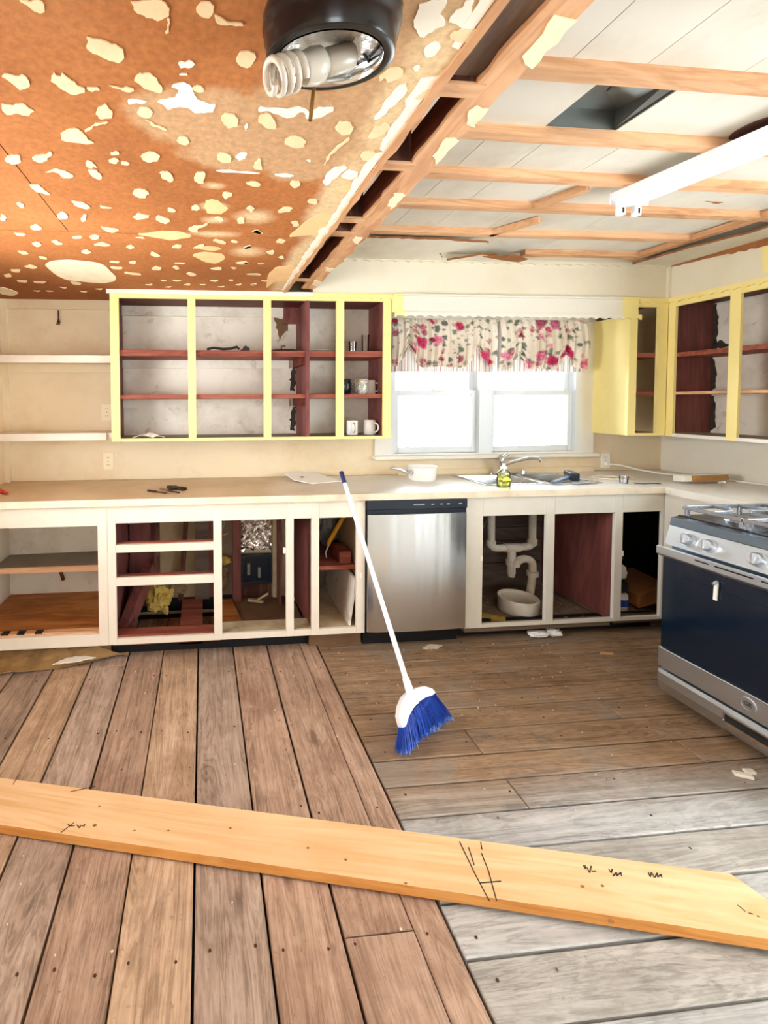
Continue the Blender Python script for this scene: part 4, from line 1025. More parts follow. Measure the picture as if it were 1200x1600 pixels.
# ================================================================ light fixtures
fx = thing('ceiling_light', 'dark bronze ceiling light with bare spiral bulb and no shade', 'ceiling light', (.222, .765, ZL))
o = (.222, .765, 0)
MB().lathe([(.112, ZL), (.116, ZL-.012), (.116, ZL-.030), (.112, ZL-.036), (.113, ZL-.046), (.110, ZL-.058), (.110, ZL-.068), (.108, ZL-.074), (.098, ZL-.076), (.091, ZL-.074), (.087, ZL-.066), (.087, ZL-.04)], o, n=56).build('canopy_ring', m_bronze, fx, smooth=True)
MB().lathe([(.0865, ZL-.052), (.0860, ZL-.062), (.0885, ZL-.0735), (.0905, ZL-.0755)], o, n=56).build('bright_inner_lip', m_chrome, fx, smooth=True)
MB().lathe([(.087, ZL-.046), (.078, ZL-.049), (.04, ZL-.039), (0, ZL-.043)], o, n=32).build('foil_liner', m_foil_l, fx, smooth=True)
S = Vector((.262, .785, ZL-.056)); E = Vector((.116, .745, 2.022)); ax = (E-S).normalized(); L = (E-S).length
MB().lathe([(0, -.005), (.020, -.005), (.022, 0), (.022, .045), (.018, .05), (0, .05)], S, ax, 20).build('lamp_socket', m_porcelain, fx, smooth=True)
bulb = MB().lathe([(0, .046), (.017, .046), (.018, .052), (.027, .060), (.029, .075), (.025, .095), (.014, .102), (0, .102)], S, ax, 20).build('spiral_bulb', m_porcelain, fx, smooth=True)
a_ = ax.orthogonal().normalized(); b_ = ax.cross(a_)
pts = []
for i in range(130):
    t = i/129; r = .0255*(1-.25*max(0, t-.85)/.15); an = 2*PI*4*t; pts.append(S+ax*(.104+(L-.104)*t)+(a_*math.cos(an)+b_*math.sin(an))*r)
MB().tube(pts, .0056, 9).build('spiral_tube', m_cfl, bulb, smooth=True)
MB().tube([(.213, .82, ZL-.05), (.206, .82, 1.99)], .0038, 8).build('mounting_rod', m_brass, fx, smooth=True)
for q in ((.15, .72), (.275, .70), (.29, .79)): MB().tube([(q[0], q[1], ZL-.045), (q[0]+.012, q[1]+.005, ZL-.056), (q[0]+.02, q[1], ZL-.046)], .003, 6).build('wire_end', m_slot, fx)
MB().prism([(-.045+.155, .63), (.30, .63), (.30, .66), (.125, .67)], ZL-.012, ZL-.001).build('mounting_plate', m_outletw, fx)

fx.rotation_euler = (.2, 0, 0); fx.location.z = ZL-.026      # hangs askew, near side down
fs = thing('fluorescent_light', 'white fluorescent strip light without tubes under the furring strips', 'ceiling light', (1.9, 1.2, 2.366))
a0, a1 = Vector((1.872, 1.868, 0)), Vector((2.075, .55, 0))
def strip(pro, nm, m, t0=0.0, t1=1.0, **k):
    A = a0+(a1-a0)*t0; B = a0+(a1-a0)*t1; n = len(pro)
    vs = [(p_.x+q[0], p_.y, q[1]) for p_ in (A, B) for q in pro]
    return MB().add(vs, [tuple(range(n-1, -1, -1)), tuple(range(n, 2*n))]+[(i, (i+1) % n, n+(i+1) % n, n+i) for i in range(n)]).build(nm, m, fs, **k)
strip([(-.062, 2.366), (-.062, 2.335), (-.050, 2.332), (-.02, 2.306), (.02, 2.306), (.10, 2.332), (.112, 2.335), (.112, 2.366)][::-1], 'channel', m_lightmetal)
strip([(-.066, 2.3665), (-.066, 2.318), (.116, 2.318), (.116, 2.3665)][::-1], 'end_cap', m_lightmetal, -.004, 0)
for dx in (-.035, .04):
    A = a0+Vector((dx, 0, 0))
    t_ = MB().box(A.x-.014, A.x+.014, A.y-.030, A.y-.004, 2.262, 2.326).build('tube_holder', m_lightmetal, fs, bevel=.004)
    box('contact_slot', m_slot, t_, A.x-.004, A.x+.004, A.y-.0315, A.y-.0298, 2.270, 2.292); 
vd = thing('vent_duct', 'dull grey duct opening cut into the white ceiling', 'vent', (1.32, 1.375, 2.41))
MB().add([(1.19, 1.25, 2.402), (1.458, 1.25, 2.402), (1.458, 1.50, 2.402), (1.19, 1.50, 2.402), (1.20, 1.26, 2.467), (1.45, 1.26, 2.467), (1.45, 1.49, 2.467), (1.20, 1.49, 2.467)],
         [(0, 1, 5, 4), (1, 2, 6, 5), (2, 3, 7, 6), (3, 0, 4, 7), (4, 5, 6, 7)]).build('duct_box', m_duct, vd, solid=.002)
MB().add([(1.40, 1.262, 2.405), (1.448, 1.262, 2.405), (1.448, 1.48, 2.405), (1.33, 1.40, 2.463), (1.448, 1.48, 2.463), (1.30, 1.262, 2.463)], [(0, 3, 5), (0, 2, 4, 3), (0, 1, 2)]).build('folded_flap', m_duct, vd)
jb = thing('junction_disc', 'round rusty brown electrical box cover on the white ceiling', 'electrical box', (1.965, 1.44, ZR))
MB().lathe([(.085, ZR), (.085, ZR-.006), (.07, ZR-.01), (.02, ZR-.006), (0, ZR-.006)], (1.965, 1.44, 0), n=28).build('cover', m_rust, jb, smooth=True)
MB().tube([(1.955, 1.44, ZR-.007), (1.975, 1.43, ZR-.016), (1.99, 1.44, ZR-.008)], .004, 6).build('bracket', m_darkmetal, jb)

# ================================================================ outlets, hook, cord
def outlet(label, x, y, z, mat):
    t = thing('wall_outlet', label, 'outlet', (x, y, z))
    box('cover_plate', mat, t, x-.036, x+.036, y-.007, y, z-.058, z+.058, bevel=.002)
    for dz in (-.024, .024):
        r = MB().prism([(x+.017*math.cos(a), z+dz+.014*math.sin(a)) for a in [2*PI*i/14 for i in range(14)]], y-.0095, y-.007, 'y').build('receptacle', mat, t)
        for dx in (-.006, .006): box('slot', m_slot, r, x+dx-.0012, x+dx+.0012, y-.0099, y-.0094, z+dz-.004, z+dz+.005)
    MB().lathe([(.003, 0), (.003, .001), (0, .001)], (x, y-.007, z), (0, -1, 0), 8).build('screw', m_darkmetal, t)
    return t
outlet('ivory wall outlet just above the left end of the worktop', -.645, YB, 1.05, m_outlet)
outlet('ivory wall outlet between the cream shelves beside the yellow cabinet', -.650, YB, 1.385, m_outlet)
ow = outlet('white wall outlet with a plug beneath the narrow corner cabinet', 3.02, YB, .998, m_outletw)
co = thing('power_cord', 'white power cord lying from the outlet across the corner worktop', 'cord', (3.02, 3.1, .92))
box('plug', m_cord, co, 3.005, 3.035, 3.085, 3.1095, .962, .987, bevel=.004)
MB().tube([(3.03, 3.088, .975), (3.08, 3.06, .972), (3.16, 3.0, .945), (3.25, 2.92, .928), (3.34, 2.80, .927), (3.42, 2.62, .927), (3.455, 2.42, .927), (3.46, 2.2, .927), (3.44, 2.05, .927)], .006, 8).build('cable', m_cord, co, smooth=True)
hk = thing('wall_hook', 'small dark hook with a torn scrap high on the left wall', 'hook', (-.955, YB, 2.0))
MB().tube([(-.957, 3.114, 2.07), (-.957, 3.112, 2.02), (-.955, 3.10, 1.985), (-.95, 3.10, 1.995)], .004, 6).build('hook_wire', m_darkmetal, hk)
MB().prism([(-.972, 1.975), (-.95, 1.972), (-.945, 1.995), (-.955, 2.02), (-.962, 2.0)], 3.105, 3.112, 'y').build('scrap', m_kick, hk)

# ================================================================ things in the wall cabinet
def mug(label, x, y, z, r, h, mat, hang, dark=None):
    t = thing('mug', label, 'mug', (x, y, z), 'mugs left in the wall cabinet')
    b = MB().lathe([(0, 0), (r*.9, 0), (r, .006), (r, h-.004), (r-.002, h), (r-.006, h-.004), (r-.006, .008), (0, .008)], (x, y, z), n=26).build('body', mat, t, smooth=True)
    c, s = math.cos(hang), math.sin(hang)
    MB().tube([(x+c*(r-.003+.030*math.sin(a)), y+s*(r-.003+.030*math.sin(a)), z+h*.5+h*.32*math.cos(a)) for a in [PI*i/10 for i in range(11)]], .0055, 8).build('handle', mat, t, smooth=True)
    return t
mug('dark glazed mug partly hidden by the yellow stile, middle shelf', .945, 2.93, 1.500, .042, .098, m_ceram_dark, -1.2)
mug('blue flower printed mug on the middle cabinet shelf', 1.055, 2.91, 1.500, .041, .098, m_mugprint, 2.6)
mug('plain white mug at the right end of the middle cabinet shelf', 1.135, 2.965, 1.500, .036, .094, m_ceram, -.6)
mug('white mug with small print, left one on the cabinet floor', 1.0, 2.93, 1.2285, .037, .095, m_ceram, -1.57)
mug('white mug with visible handle, right one on the cabinet floor', 1.118, 2.93, 1.2285, .040, .098, m_ceram, -.9)
for lab, x, r, h in (('short clear drinking glass on the top cabinet shelf', 1.0, .027, .075), ('tall clear drinking glass on the top cabinet shelf', 1.088, .026, .118)):
    t = thing('drinking_glass', lab, 'glass', (x, 2.93, 1.7755), 'glasses on the top shelf')
    MB().lathe([(0, 0), (r*.85, 0), (r, h), (r-.003, h), (r*.85-.003, .008), (0, .008)], (x, 2.93, 1.7755), n=24).build('tumbler', m_tumbler, t, smooth=True)
t = thing('rubber_hose', 'black bent rubber hose piece on the top cabinet shelf', 'hose', (.1, 2.84, 1.775))
MB().tube([(.03, 2.85, 1.784), (.07, 2.845, 1.793), (.13, 2.84, 1.785), (.18, 2.84, 1.788), (.22, 2.845, 1.800), (.235, 2.85, 1.786)], .008, 8).build('hose', m_rubberdark, t, smooth=True)
t = thing('rubber_grommet', 'black rubber wedge beside the bent hose on the top cabinet shelf', 'rubber part', (.27, 2.85, 1.775))
MB().prism([(.235, 1.7755), (.30, 1.7755), (.296, 1.792), (.272, 1.806), (.262, 1.800), (.255, 1.785)], 2.82, 2.86, 'y').build('wedge', m_rubberdark, t, bevel=.003)
t = thing('pan_lid', 'dark flat pan lid lying beside the cabinet partition', 'lid', (.54, 2.92, 1.775))
MB().lathe([(0, 0), (.10, 0), (.105, .006), (.09, .012), (.02, .016), (0, .016)], (.535, 2.93, 1.7755), n=28).build('disc', m_rubberdark, t, smooth=True)
MB().tube([(.52, 2.93, 1.790), (.52, 2.93, 1.815), (.54, 2.93, 1.820), (.545, 2.93, 1.812)], .006, 7).build('knob', m_kick, t, smooth=True)
t = thing('paper_scrap', 'crumpled pale paper scrap on the floor of the yellow cabinet', 'paper', (-.33, 2.86, 1.2285))
MB().grid(8, 4, lambda u, v: (-.44+.2*u, 2.83+.06*v, 1.2295+.026*abs(math.sin(5*u+2*v))*math.sin(PI*u)+.003*v)).build('sheet', m_vinylback, t, solid=.0015)
t = thing('plate', 'white flat dish on the top shelf left of the glasses', 'dish', (.77, 2.92, 1.7755))
MB().lathe([(0, 0), (.05, 0), (.085, .007), (.083, .009), (.05, .004), (0, .004)], (.78, 2.92, 1.7757), n=26).build('dish', m_ceram, t, smooth=True)

# ================================================================ things on the worktop
t = thing('saucepan', 'white enamel saucepan with long handle beside the sink', 'saucepan', (1.475, 2.9, .92))
MB().lathe([(0, 0), (.078, 0), (.088, .012), (.094, .085), (.101, .090), (.099, .093), (.090, .087), (.083, .014), (0, .010)], (1.475, 2.9, .9205), n=32).build('pan', m_ceram, t, smooth=True)
MB().tube([(1.39, 2.87, .985), (1.36, 2.855, .975), (1.33, 2.85, .985), (1.29, 2.845, 1.003), (1.24, 2.84, 1.010), (1.225, 2.84, 1.010)], [.012, .013, .013, .012, .011, .008], 10).build('handle', m_chrome, t, smooth=True)
t = thing('cover_sheet', 'white square sheet propped at a tilt on the worktop', 'panel', (.74, 2.95, .92))
top = [(.555, 3.06, .956), (.785, 3.06, .953), (.905, 2.865, .924), (.700, 2.81, .922), (.60, 2.90, .93)]
MB().add(top+[(a, b, c+.005) for a, b, c in top], [(4, 3, 2, 1, 0), (5, 6, 7, 8, 9)]+[(i, (i+1) % 5, 5+(i+1) % 5, 5+i) for i in range(5)]).build('sheet', m_ceram, t)
MB().lathe([(.012, 0), (.010, .003), (0, .003)], (.66, 2.94, .9465), n=12).build('dark_hole', m_slot, t)
box('dark_block', m_black, t, .62, .76, 2.93, 2.96, .9205, .932)
sb = thing('soap_bottle', 'clear bottle of yellow green dish soap in front of the sink', 'bottle', (1.85, 2.605, .92))
MB().lathe([(0, 0), (.040, 0), (.044, .006), (.044, .05), (.040, .065), (.044, .078), (.040, .09), (.018, .108), (.016, .112), (0, .112)], (1.85, 2.605, .9205), n=24, squash=.6).build('bottle', m_clearplastic, sb, smooth=True)
MB().lathe([(0, .003), (.037, .003), (.041, .008), (.041, .05), (.037, .065), (.041, .076), (.039, .082), (0, .082)], (1.85, 2.605, .9205), n=24, squash=.58).build('liquid', m_soap, sb, smooth=True)
MB().prism([(1.822, .958), (1.878, .962), (1.876, .972), (1.85, .988), (1.824, .975)], 2.5765, 2.578, 'y').build('label', plain('yellow_label', '#E6E25A', .5), sb)
MB().lathe([(.018, 0), (.018, .012), (.010, .016), (.009, .03), (0, .03)], (1.85, 2.605, 1.032), n=16).build('cap', m_outletw, sb, smooth=True)
def bar_tool(name, label, cat, p0, p1, wd, th_, mat, extra=None):
    t = thing(name, label, cat, p0); d = Vector(p1)-Vector(p0); q = Vector(p0)+d*.45
    MB().obox(p0, q, wd, th_).build('handle', mat, t, bevel=.002); MB().obox(q, p1, wd*.55, th_*.6).build('blade', m_darkmetal, t, bevel=.001); return t
bar_tool('screwdriver', 'dark thin screwdriver, left of the tools on the worktop', 'tool', (-.33, 2.70, .9255), (-.21, 2.60, .9255), .016, .010, m_darkmetal)
bar_tool('chisel', 'brown flat chisel beside the dark pliers on the worktop', 'tool', (-.26, 2.74, .9255), (-.14, 2.61, .9255), .016, .010, m_kick)
t = thing('pliers', 'dark pliers lying on the left part of the worktop', 'pliers', (-.16, 2.74, .92))
MB().tube([(-.22, 2.78, .927), (-.17, 2.75, .931), (-.12, 2.69, .927)], [.011, .012, .009], 8).build('grip', m_darkmetal, t, smooth=True)
MB().tube([(-.21, 2.73, .927), (-.165, 2.73, .931), (-.10, 2.72, .927)], [.011, .012, .009], 8).build('grip', m_darkmetal, t, smooth=True)
MB().lathe([(.020, 0), (.022, .008), (.016, .016), (0, .016)], (-.175, 2.745, .925), n=14).build('pivot', m_darkmetal, t, smooth=True)
t = thing('red_tool', 'red handled tool at the far left edge of the worktop', 'tool', (-1.17, 2.72, .92))
MB().tube([(-1.25, 2.80, .930), (-1.19, 2.74, .932), (-1.13, 2.68, .928)], [.010, .013, .007], 8).build('red_handle', m_redplastic, t, smooth=True)
MB().tube([(-1.25, 2.80, .930), (-1.28, 2.83, .928)], .004, 6).build('shank', m_darkmetal, t)
t = thing('paint_scraper', 'blue grey scraper with dark block lying across the sink corner', 'scraper', (2.4, 2.72, .93))
MB().obox((2.20, 2.63, .9345), (2.42, 2.76, .945), .030, .014).build('handle', m_bluegrey, t, bevel=.003)
MB().obox((2.41, 2.70, .9515), (2.47, 2.83, .9515), .05, .050).build('head', m_navy, t, bevel=.004)
MB().obox((2.33, 2.62, .9295), (2.50, 2.66, .9295), .03, .006).build('blade', m_steel_h, t)
def curl(cx, cy, z, r, n, seed):
    rnd = random.Random(seed); return [(cx+(r+.02*math.sin(3*a+seed))*math.cos(a), cy+(r*.7)*math.sin(a), z+.004+.004*math.sin(5*a)) for a in [2*PI*i/16*n for i in range(int(16*1)+1)]]
t = thing('loose_wire', 'thin pale coiled wire on the worktop right of the sink', 'wire', (2.75, 2.8, .92))
MB().tube(curl(2.74, 2.82, .9205, .10, 1.9, 2), .004, 6).build('coil', m_cord, t, smooth=True); MB().tube([(2.66, 2.82, .925), (2.8, 2.78, .928), (2.86, 2.73, .926)], .005, 6).build('tail', m_deck, t, smooth=True)
t = thing('wire_clip', 'small grey bent wire clip near the worktop front edge', 'wire', (2.78, 2.58, .92))
MB().tube([(2.72, 2.60, .924), (2.76, 2.57, .926), (2.82, 2.59, .924), (2.86, 2.56, .926), (2.88, 2.60, .924)], .003, 6).build('clip', m_greylip, t, smooth=True)
t = thing('plastic_cup', 'small clear plastic cup beside the coiled wire', 'cup', (2.70, 2.63, .92))
MB().lathe([(0, 0), (.022, 0), (.026, .045), (.024, .045), (.02, .003), (0, .003)], (2.68, 2.63, .9205), n=16).build('cup', m_clearplastic, t, smooth=True)
t = thing('chipboard_offcut', 'brown chipboard offcut with white face resting on corner worktop', 'board', (3.2, 2.6, .92))
MB().obox((3.06, 2.585, .953), (3.335, 2.60, .953), .075, .036, (0, .12, 1)).build('chipboard', m_card, t, bevel=.002); MB().obox((3.06, 2.585, .9735), (3.335, 2.60, .9735), .073, .004, (0, .12, 1)).build('white_face', m_white, t)
MB().obox((3.012, 2.583, .952), (3.059, 2.585, .953), .07, .036, (0, .12, 1)).build('white_end', m_white, t)
for x, y in ((3.29, 2.575), (3.312, 2.57)): MB().lathe([(.010, 0), (.011, .008), (.006, .014), (0, .014)], (x, y, .9205), n=10).build('white_foot', m_outletw, t, smooth=True)

# ================================================================ things inside the base cabinets
def lump(name, mat, parent, c, r, seed, sq=(1, 1, 1), sub=4, amp=.45):
    bmm = bmesh.new(); bmesh.ops.create_icosphere(bmm, subdivisions=sub, radius=1)
    mb = MB(); off = Vector((seed*7.1, seed*3.3, seed))
    idx = {v: i for i, v in enumerate(bmm.verts)}
    vs = []
    for v in bmm.verts:
        n = v.co.normalized(); k = 1+amp*noise.noise(n*2.2+off)+amp*.6*noise.noise(n*6+off)+amp*.3*noise.noise(n*14+off)
        vs.append((c[0]+n.x*r*k*sq[0], c[1]+n.y*r*k*sq[1], c[2]+n.z*r*k*sq[2]))
    mb.add(vs, [tuple(idx[v] for v in f.verts) for f in bmm.faces]); bmm.free()
    return mb.build(name, mat, parent, smooth=True)
t = thing('insulation_clump', 'yellow glass wool clump hanging from the wall in the drawer bay', 'insulation', (-.28, 2.95, .2))
lump('wool', m_insul, t, (-.30, 2.95, .165), .080, 3, (1.0, .8, 1.15)); lump('wool', m_insul2, t, (-.205, 3.0, .225), .075, 5, (1.2, .6, .9)); lump('wool', m_insul2, t, (-.385, 3.01, .235), .055, 8, (1.0, .6, .8))
t = thing('insulation_clump', 'small yellow glass wool tuft left of the foil in the third bay', 'insulation', (.135, 3.03, .4))
lump('wool', m_insul, t, (.135, 3.03, .37), .05, 9, (1.0, .7, .55), 3); lump('wool', m_insul2, t, (.12, 3.05, .24), .05, 11, (.9, .6, 1.6), 3)
t = thing('foil_insulation', 'crumpled silver foil insulation between the studs in the third bay', 'insulation', (.365, 3.08, .4))
rnd = random.Random(3); jit = {}
def fo(u, v):
    k = (round(u*14), round(v*30)); q = jit.setdefault(k, (rnd.uniform(-.006, .006), rnd.uniform(-.012, .010), rnd.uniform(-.005, .005)))
    return (.257+.215*u+q[0], 3.072+q[1]+.014*noise.noise(Vector((u*7, v*14, 1))), .42+.44*v+q[2]+.02*noise.noise(Vector((u*6, 0, 9)))*(1-v))
MB().grid(14, 30, fo).build('foil_sheet', m_foil, t)
t = thing('junction_box', 'dark blue grey metal access box under the foil in the third bay', 'electrical box', (.365, 3.06, .19))
MB().box(.258, .472, 3.04, 3.09, .19, .205).box(.258, .472, 3.04, 3.09, .375, .39).box(.258, .272, 3.04, 3.09, .205, .375).box(.458, .472, 3.04, 3.09, .205, .375).build('frame', m_navy, t, bevel=.002)
box('plate', m_navy2, t, .272, .458, 3.065, 3.09, .205, .375); box('conduit', m_duct, t, .375, .395, 3.05, 3.065, .23, .30); box('conduit', m_duct, t, .30, .32, 3.05, 3.065, .25, .33)
t = thing('hanging_wire', 'loose grey wire hanging at the left of the third bay', 'wire', (.14, 2.95, .6))
MB().tube([(.155, 2.97, .82), (.15, 2.96, .72), (.13, 2.95, .62), (.115, 2.95, .585), (.13, 2.95, .565), (.16, 2.95, .575)], .005, 7).build('wire', m_greyboard, t, smooth=True)
MB().tube([(.115, 2.945, .60), (.115, 2.945, .565)], .010, 8).build('connector', m_redplastic, t)
tag(MB().obox((.36, 2.98, .105), (.43, 2.95, .16), .012, .012).obox((.30, 3.0, .10), (.40, 2.96, .10), .02, .015).build('wood_splinter', m_deck, None), 'pale wood splinters below the dark box in the third bay', 'wood scrap', kind='stuff')
t = thing('yellow_stick', 'yellow orange rod with metal tip leaning over the small shelf', 'tool', (.79, 2.75, .47))
MB().tube([(.785, 2.74, .545), (.79, 2.745, .565), (.92, 2.80, .74)], [.010, .014, .014], 8).build('rod', m_yellowplastic, t, smooth=True); MB().tube([(.765, 2.735, .50), (.785, 2.74, .545)], [.004, .006], 7).build('tip', m_steel_h, t)
MB().tube([(.765, 2.735, .502), (.77, 2.735, .468)], .005, 6).build('tip_end', m_steel_h, t)
tag(MB().box(.822, .895, 2.63, 2.80, .4665, .54).build('wood_block', m_shelfred, None, bevel=.003), 'short brown wood block lying on the small cabinet shelf', 'wood block')
t = thing('plastic_sheeting', 'crumpled grey plastic sheet stuffed on the small cabinet shelf', 'plastic sheet', (.83, 2.98, .47))
lump('bundle', m_greycloth, t, (.83, 2.98, .62), .10, 14, (.85, .7, 1.4)); lump('bundle', m_navy, t, (.70, 2.98, .60), .055, 15, (.8, .6, 1.9))
t = thing('leaning_board', 'dirty white board leaning inside the bay left of the dishwasher', 'panel', (.88, 2.8, .135))
MB().add([(.845, 2.535, .1345), (.860, 2.535, .1345), (.860, 3.05, .1345), (.845, 3.05, .1345), (.885, 2.535, .40), (.900, 2.535, .40), (.900, 3.05, .43), (.885, 3.05, .43)], [(0, 3, 2, 1), (4, 5, 6, 7), (0, 1, 5, 4), (1, 2, 6, 5), (2, 3, 7, 6), (3, 0, 4, 7)]).build('sheet', m_backpanel, t)
box('rail', m_white, t, .846, .861, 2.528, 2.5345, .1345, .16)
# drain
dp = thing('drain_pipe', 'white plastic drain pipe and trap below the sink', 'pipe', (2.1, 2.85, .3))
PY = 2.83
for x in (1.927, 2.222):
    MB().tube([(x, PY, .76), (x, PY, .50)], .023, 14).build('tailpiece', m_pvc, dp, smooth=True); MB().tube([(x, PY, .515), (x, PY, .475)], .030, 14).build('slip_nut', m_pvc, dp, smooth=True)
MB().tube([(1.925, PY, .50), (1.93, PY, .475), (1.945, PY, .462), (1.97, PY, .458), (2.03, PY, .458)], .024, 14).build('elbow_arm', m_pvc, dp, smooth=True)
MB().tube([(2.226, PY, .50), (2.22, PY, .478), (2.20, PY, .464), (2.17, PY, .460), (2.10, PY, .456)], .024, 14).build('elbow_arm', m_pvc, dp, smooth=True)
MB().tube([(2.025, PY, .458), (2.13, PY, .456)], .029, 14).build('tee', m_pvc, dp, smooth=True); MB().tube([(2.075, PY, .46), (2.075, PY, .375)], .026, 14).build('tee_leg', m_pvc, dp, smooth=True)
MB().tube([(2.075, PY, .375), (2.075, PY, .35), (2.075, PY, .34)], .034, 14).build('slip_nut', m_pvc, dp, smooth=True)
MB().tube([(2.075, PY, .345), (2.075, PY, .285), (2.075, PY, .26)], [.026, .026, .020], 14).build('cleanout', m_pvc, dp, smooth=True)
MB().tube([(2.085, PY-.03, .34)]+[(2.145-.06*math.cos(a), PY-.03, .345+.045*math.sin(a)) for a in [PI*i/10 for i in range(11)]]+[(2.205, PY-.03, .30)], .024, 14).build('trap_bend', m_pvc, dp, smooth=True)
MB().tube([(2.205, PY-.03, .305), (2.205, PY-.03, .272)], .036, 14).build('slip_nut', m_pvc, dp, smooth=True)
MB().tube([(2.205, PY-.03, .275), (2.20, PY-.02, .16), (2.19, PY, .09)], .024, 14).build('waste_pipe', m_pvc, dp, smooth=True)
t = thing('catch_pan', 'round white plastic pan standing under the sink drain', 'pan', (2.06, 2.74, .08))
MB().lathe([(0, 0), (.112, 0), (.118, .01), (.120, .090), (.116, .094), (.110, .088), (.108, .075), (.100, .073), (.096, .010), (0, .008)], (2.045, 2.72, .0805), n=36).build('bowl', m_pvc, t, smooth=True)
tag(MB().obox((1.66, 2.72, .0895), (1.86, 2.58, .0895), .06, .018).build('scrap_board', m_insul, None), 'yellow brown scrap board on the sink cabinet floor', 'board')
rub = MB(); rnd = random.Random(5)
for i in range(170):
    x, y = rnd.uniform(1.60, 2.48), rnd.uniform(2.54, 3.0)
    if (x-2.045)**2+(y-2.72)**2 < .13**2 or abs((x-1.76)*.57+(y-2.65)*.82) < .06: continue
    a = rnd.uniform(0, 3); l = rnd.uniform(.008, .03)
    rub.obox((x, y, .084), (x+l*math.cos(a), y+l*math.sin(a), .084), rnd.uniform(.006, .014), .007)
tag(rub.build('cabinet_rubble', m_dim, None), 'dark crumbs and splinters strewn over the sink cabinet floor', 'debris', kind='stuff')
t = thing('supply_hose', 'thin grey supply hose behind the drain pipes', 'hose', (1.9, 3.0, .3))
MB().tube([(2.25, 3.02, .70), (2.12, 3.02, .71), (2.05, 3.02, .66), (1.98, 3.02, .52), (1.90, 3.02, .38), (1.80, 3.02, .25)], .008, 8).build('hose', m_greyboard, t, smooth=True)
t = thing('paper_sack', 'tan folded paper sack lying in the corner cabinet bay', 'bag', (2.98, 2.78, .1))
MB().add([(2.80, 2.62, .10), (3.14, 2.70, .12), (3.16, 3.0, .12), (2.84, 3.0, .10), (2.82, 2.64, .185), (3.08, 2.70, .225), (3.12, 2.98, .235), (2.86, 2.98, .20)], [(0, 3, 2, 1), (4, 5, 6, 7), (0, 1, 5, 4), (1, 2, 6, 5), (2, 3, 7, 6), (3, 0, 4, 7)]).build('sack', m_bag, t, bevel=.012)
t = thing('grey_bundle', 'dim grey bundle behind the paper sack in the corner bay', 'bundle', (2.95, 2.98, .1))
lump('bundle', m_greycloth, t, (2.99, 3.02, .31), .075, 21, (1.3, .35, .8), 3)
t = thing('cleaner_bottle', 'white bottle with blue label and dark cap in the corner bay', 'bottle', (2.70, 2.62, .09))
MB().lathe([(0, 0), (.042, 0), (.045, .01), (.045, .10), (.02, .125), (0, .125)], (2.70, 2.66, .0905), n=20).build('body', m_outletw, t, smooth=True)
MB().lathe([(.0455, .03), (.0455, .075)], (2.70, 2.66, .0905), n=20).build('blue_label', m_bristle, t, smooth=True)
MB().lathe([(.03, .115), (.046, .125), (.046, .175), (.02, .19), (0, .19)], (2.70, 2.66, .0905), n=20).build('dark_cap', m_rubberdark, t, smooth=True)
lump('bag_top', m_cloth, t, (2.70, 2.67, .335), .05, 23, (.9, .8, 1.1), 3, .2)

# ================================================================ on the floor
# long pine plank lying across the floor
un = Vector((.9715, -.2370, .0054)); nn = Vector((.2370, .9715, 0)); wn = un.cross(nn).normalized()
p0 = Vector((-1.2308, 1.6567, .001))      # the right end rests on a scrap, a little off the floor
pk = thing('pine_plank', 'long fresh pine plank lying diagonally across the floorboards', 'plank', (.4, 1.33, 0))
def pp(s, t, z): return p0+un*s+nn*t+wn*z
Ls, Wp, Hp = 2.87, .168, .030
vs = []
for z in (0, Hp): vs += [pp(0, -.004, z), pp(Ls+.055, -.004, z), pp(Ls-.05, Wp, z), pp(0, Wp, z)]
me_o = MB(); me_o.add(vs, [(0, 3, 2, 1), (4, 5, 6, 7)]); me_o.mat(1); me_o.add(vs, [(0, 1, 5, 4), (1, 2, 6, 5), (2, 3, 7, 6), (3, 0, 4, 7)])
me_o.v = [Vector(((v-p0).dot(un), (v-p0).dot(nn), (v-p0).dot(wn))) for v in me_o.v]     # its own axes, so that the grain runs along it
po = me_o.build('board', [m_lumber, m_lumber_edge], None, org=(0, 0, 0), bevel=.003)
po.parent = pk; po.location = p0-W[pk.name]; po.rotation_euler = Matrix((un, nn, wn)).transposed().to_euler(); W[po.name] = p0.copy()
tag(MB().obox(pp(2.62, .06, -.0075), pp(2.62, .13, -.0075), .05, .0125).build('scrap_shim', m_kick, None), 'thin wood scrap propping up the right end of the pine plank', 'wood scrap')
def mark(pts, r, m=m_ink):
    b = MB()
    for a, c in zip(pts, pts[1:]): b.obox(pp(*a, Hp+.0004), pp(*c, Hp+.0004), r, .0006)
    return b
def mm(s, t): return s/1000, t/1000        # millimetres along and across the plank
for l in (((2061, 155), (2074, 59), (2088, -14)), ((2083, 140), (2081, 84)), ((2116, 126), (2117, 74), (2108, -11)), ((2079, 33), (2142, 47)), ((2127, 163), (2122, 139))):
    mark([mm(*q) for q in l], .0032).build('pencil_line', m_ink, pk)
for l in (((726, 149), (803, 182)), ((497, 147), (492, 183))): mark([mm(*q) for q in l], .0025).build('pencil_line', m_ink, pk)
sc = MB()
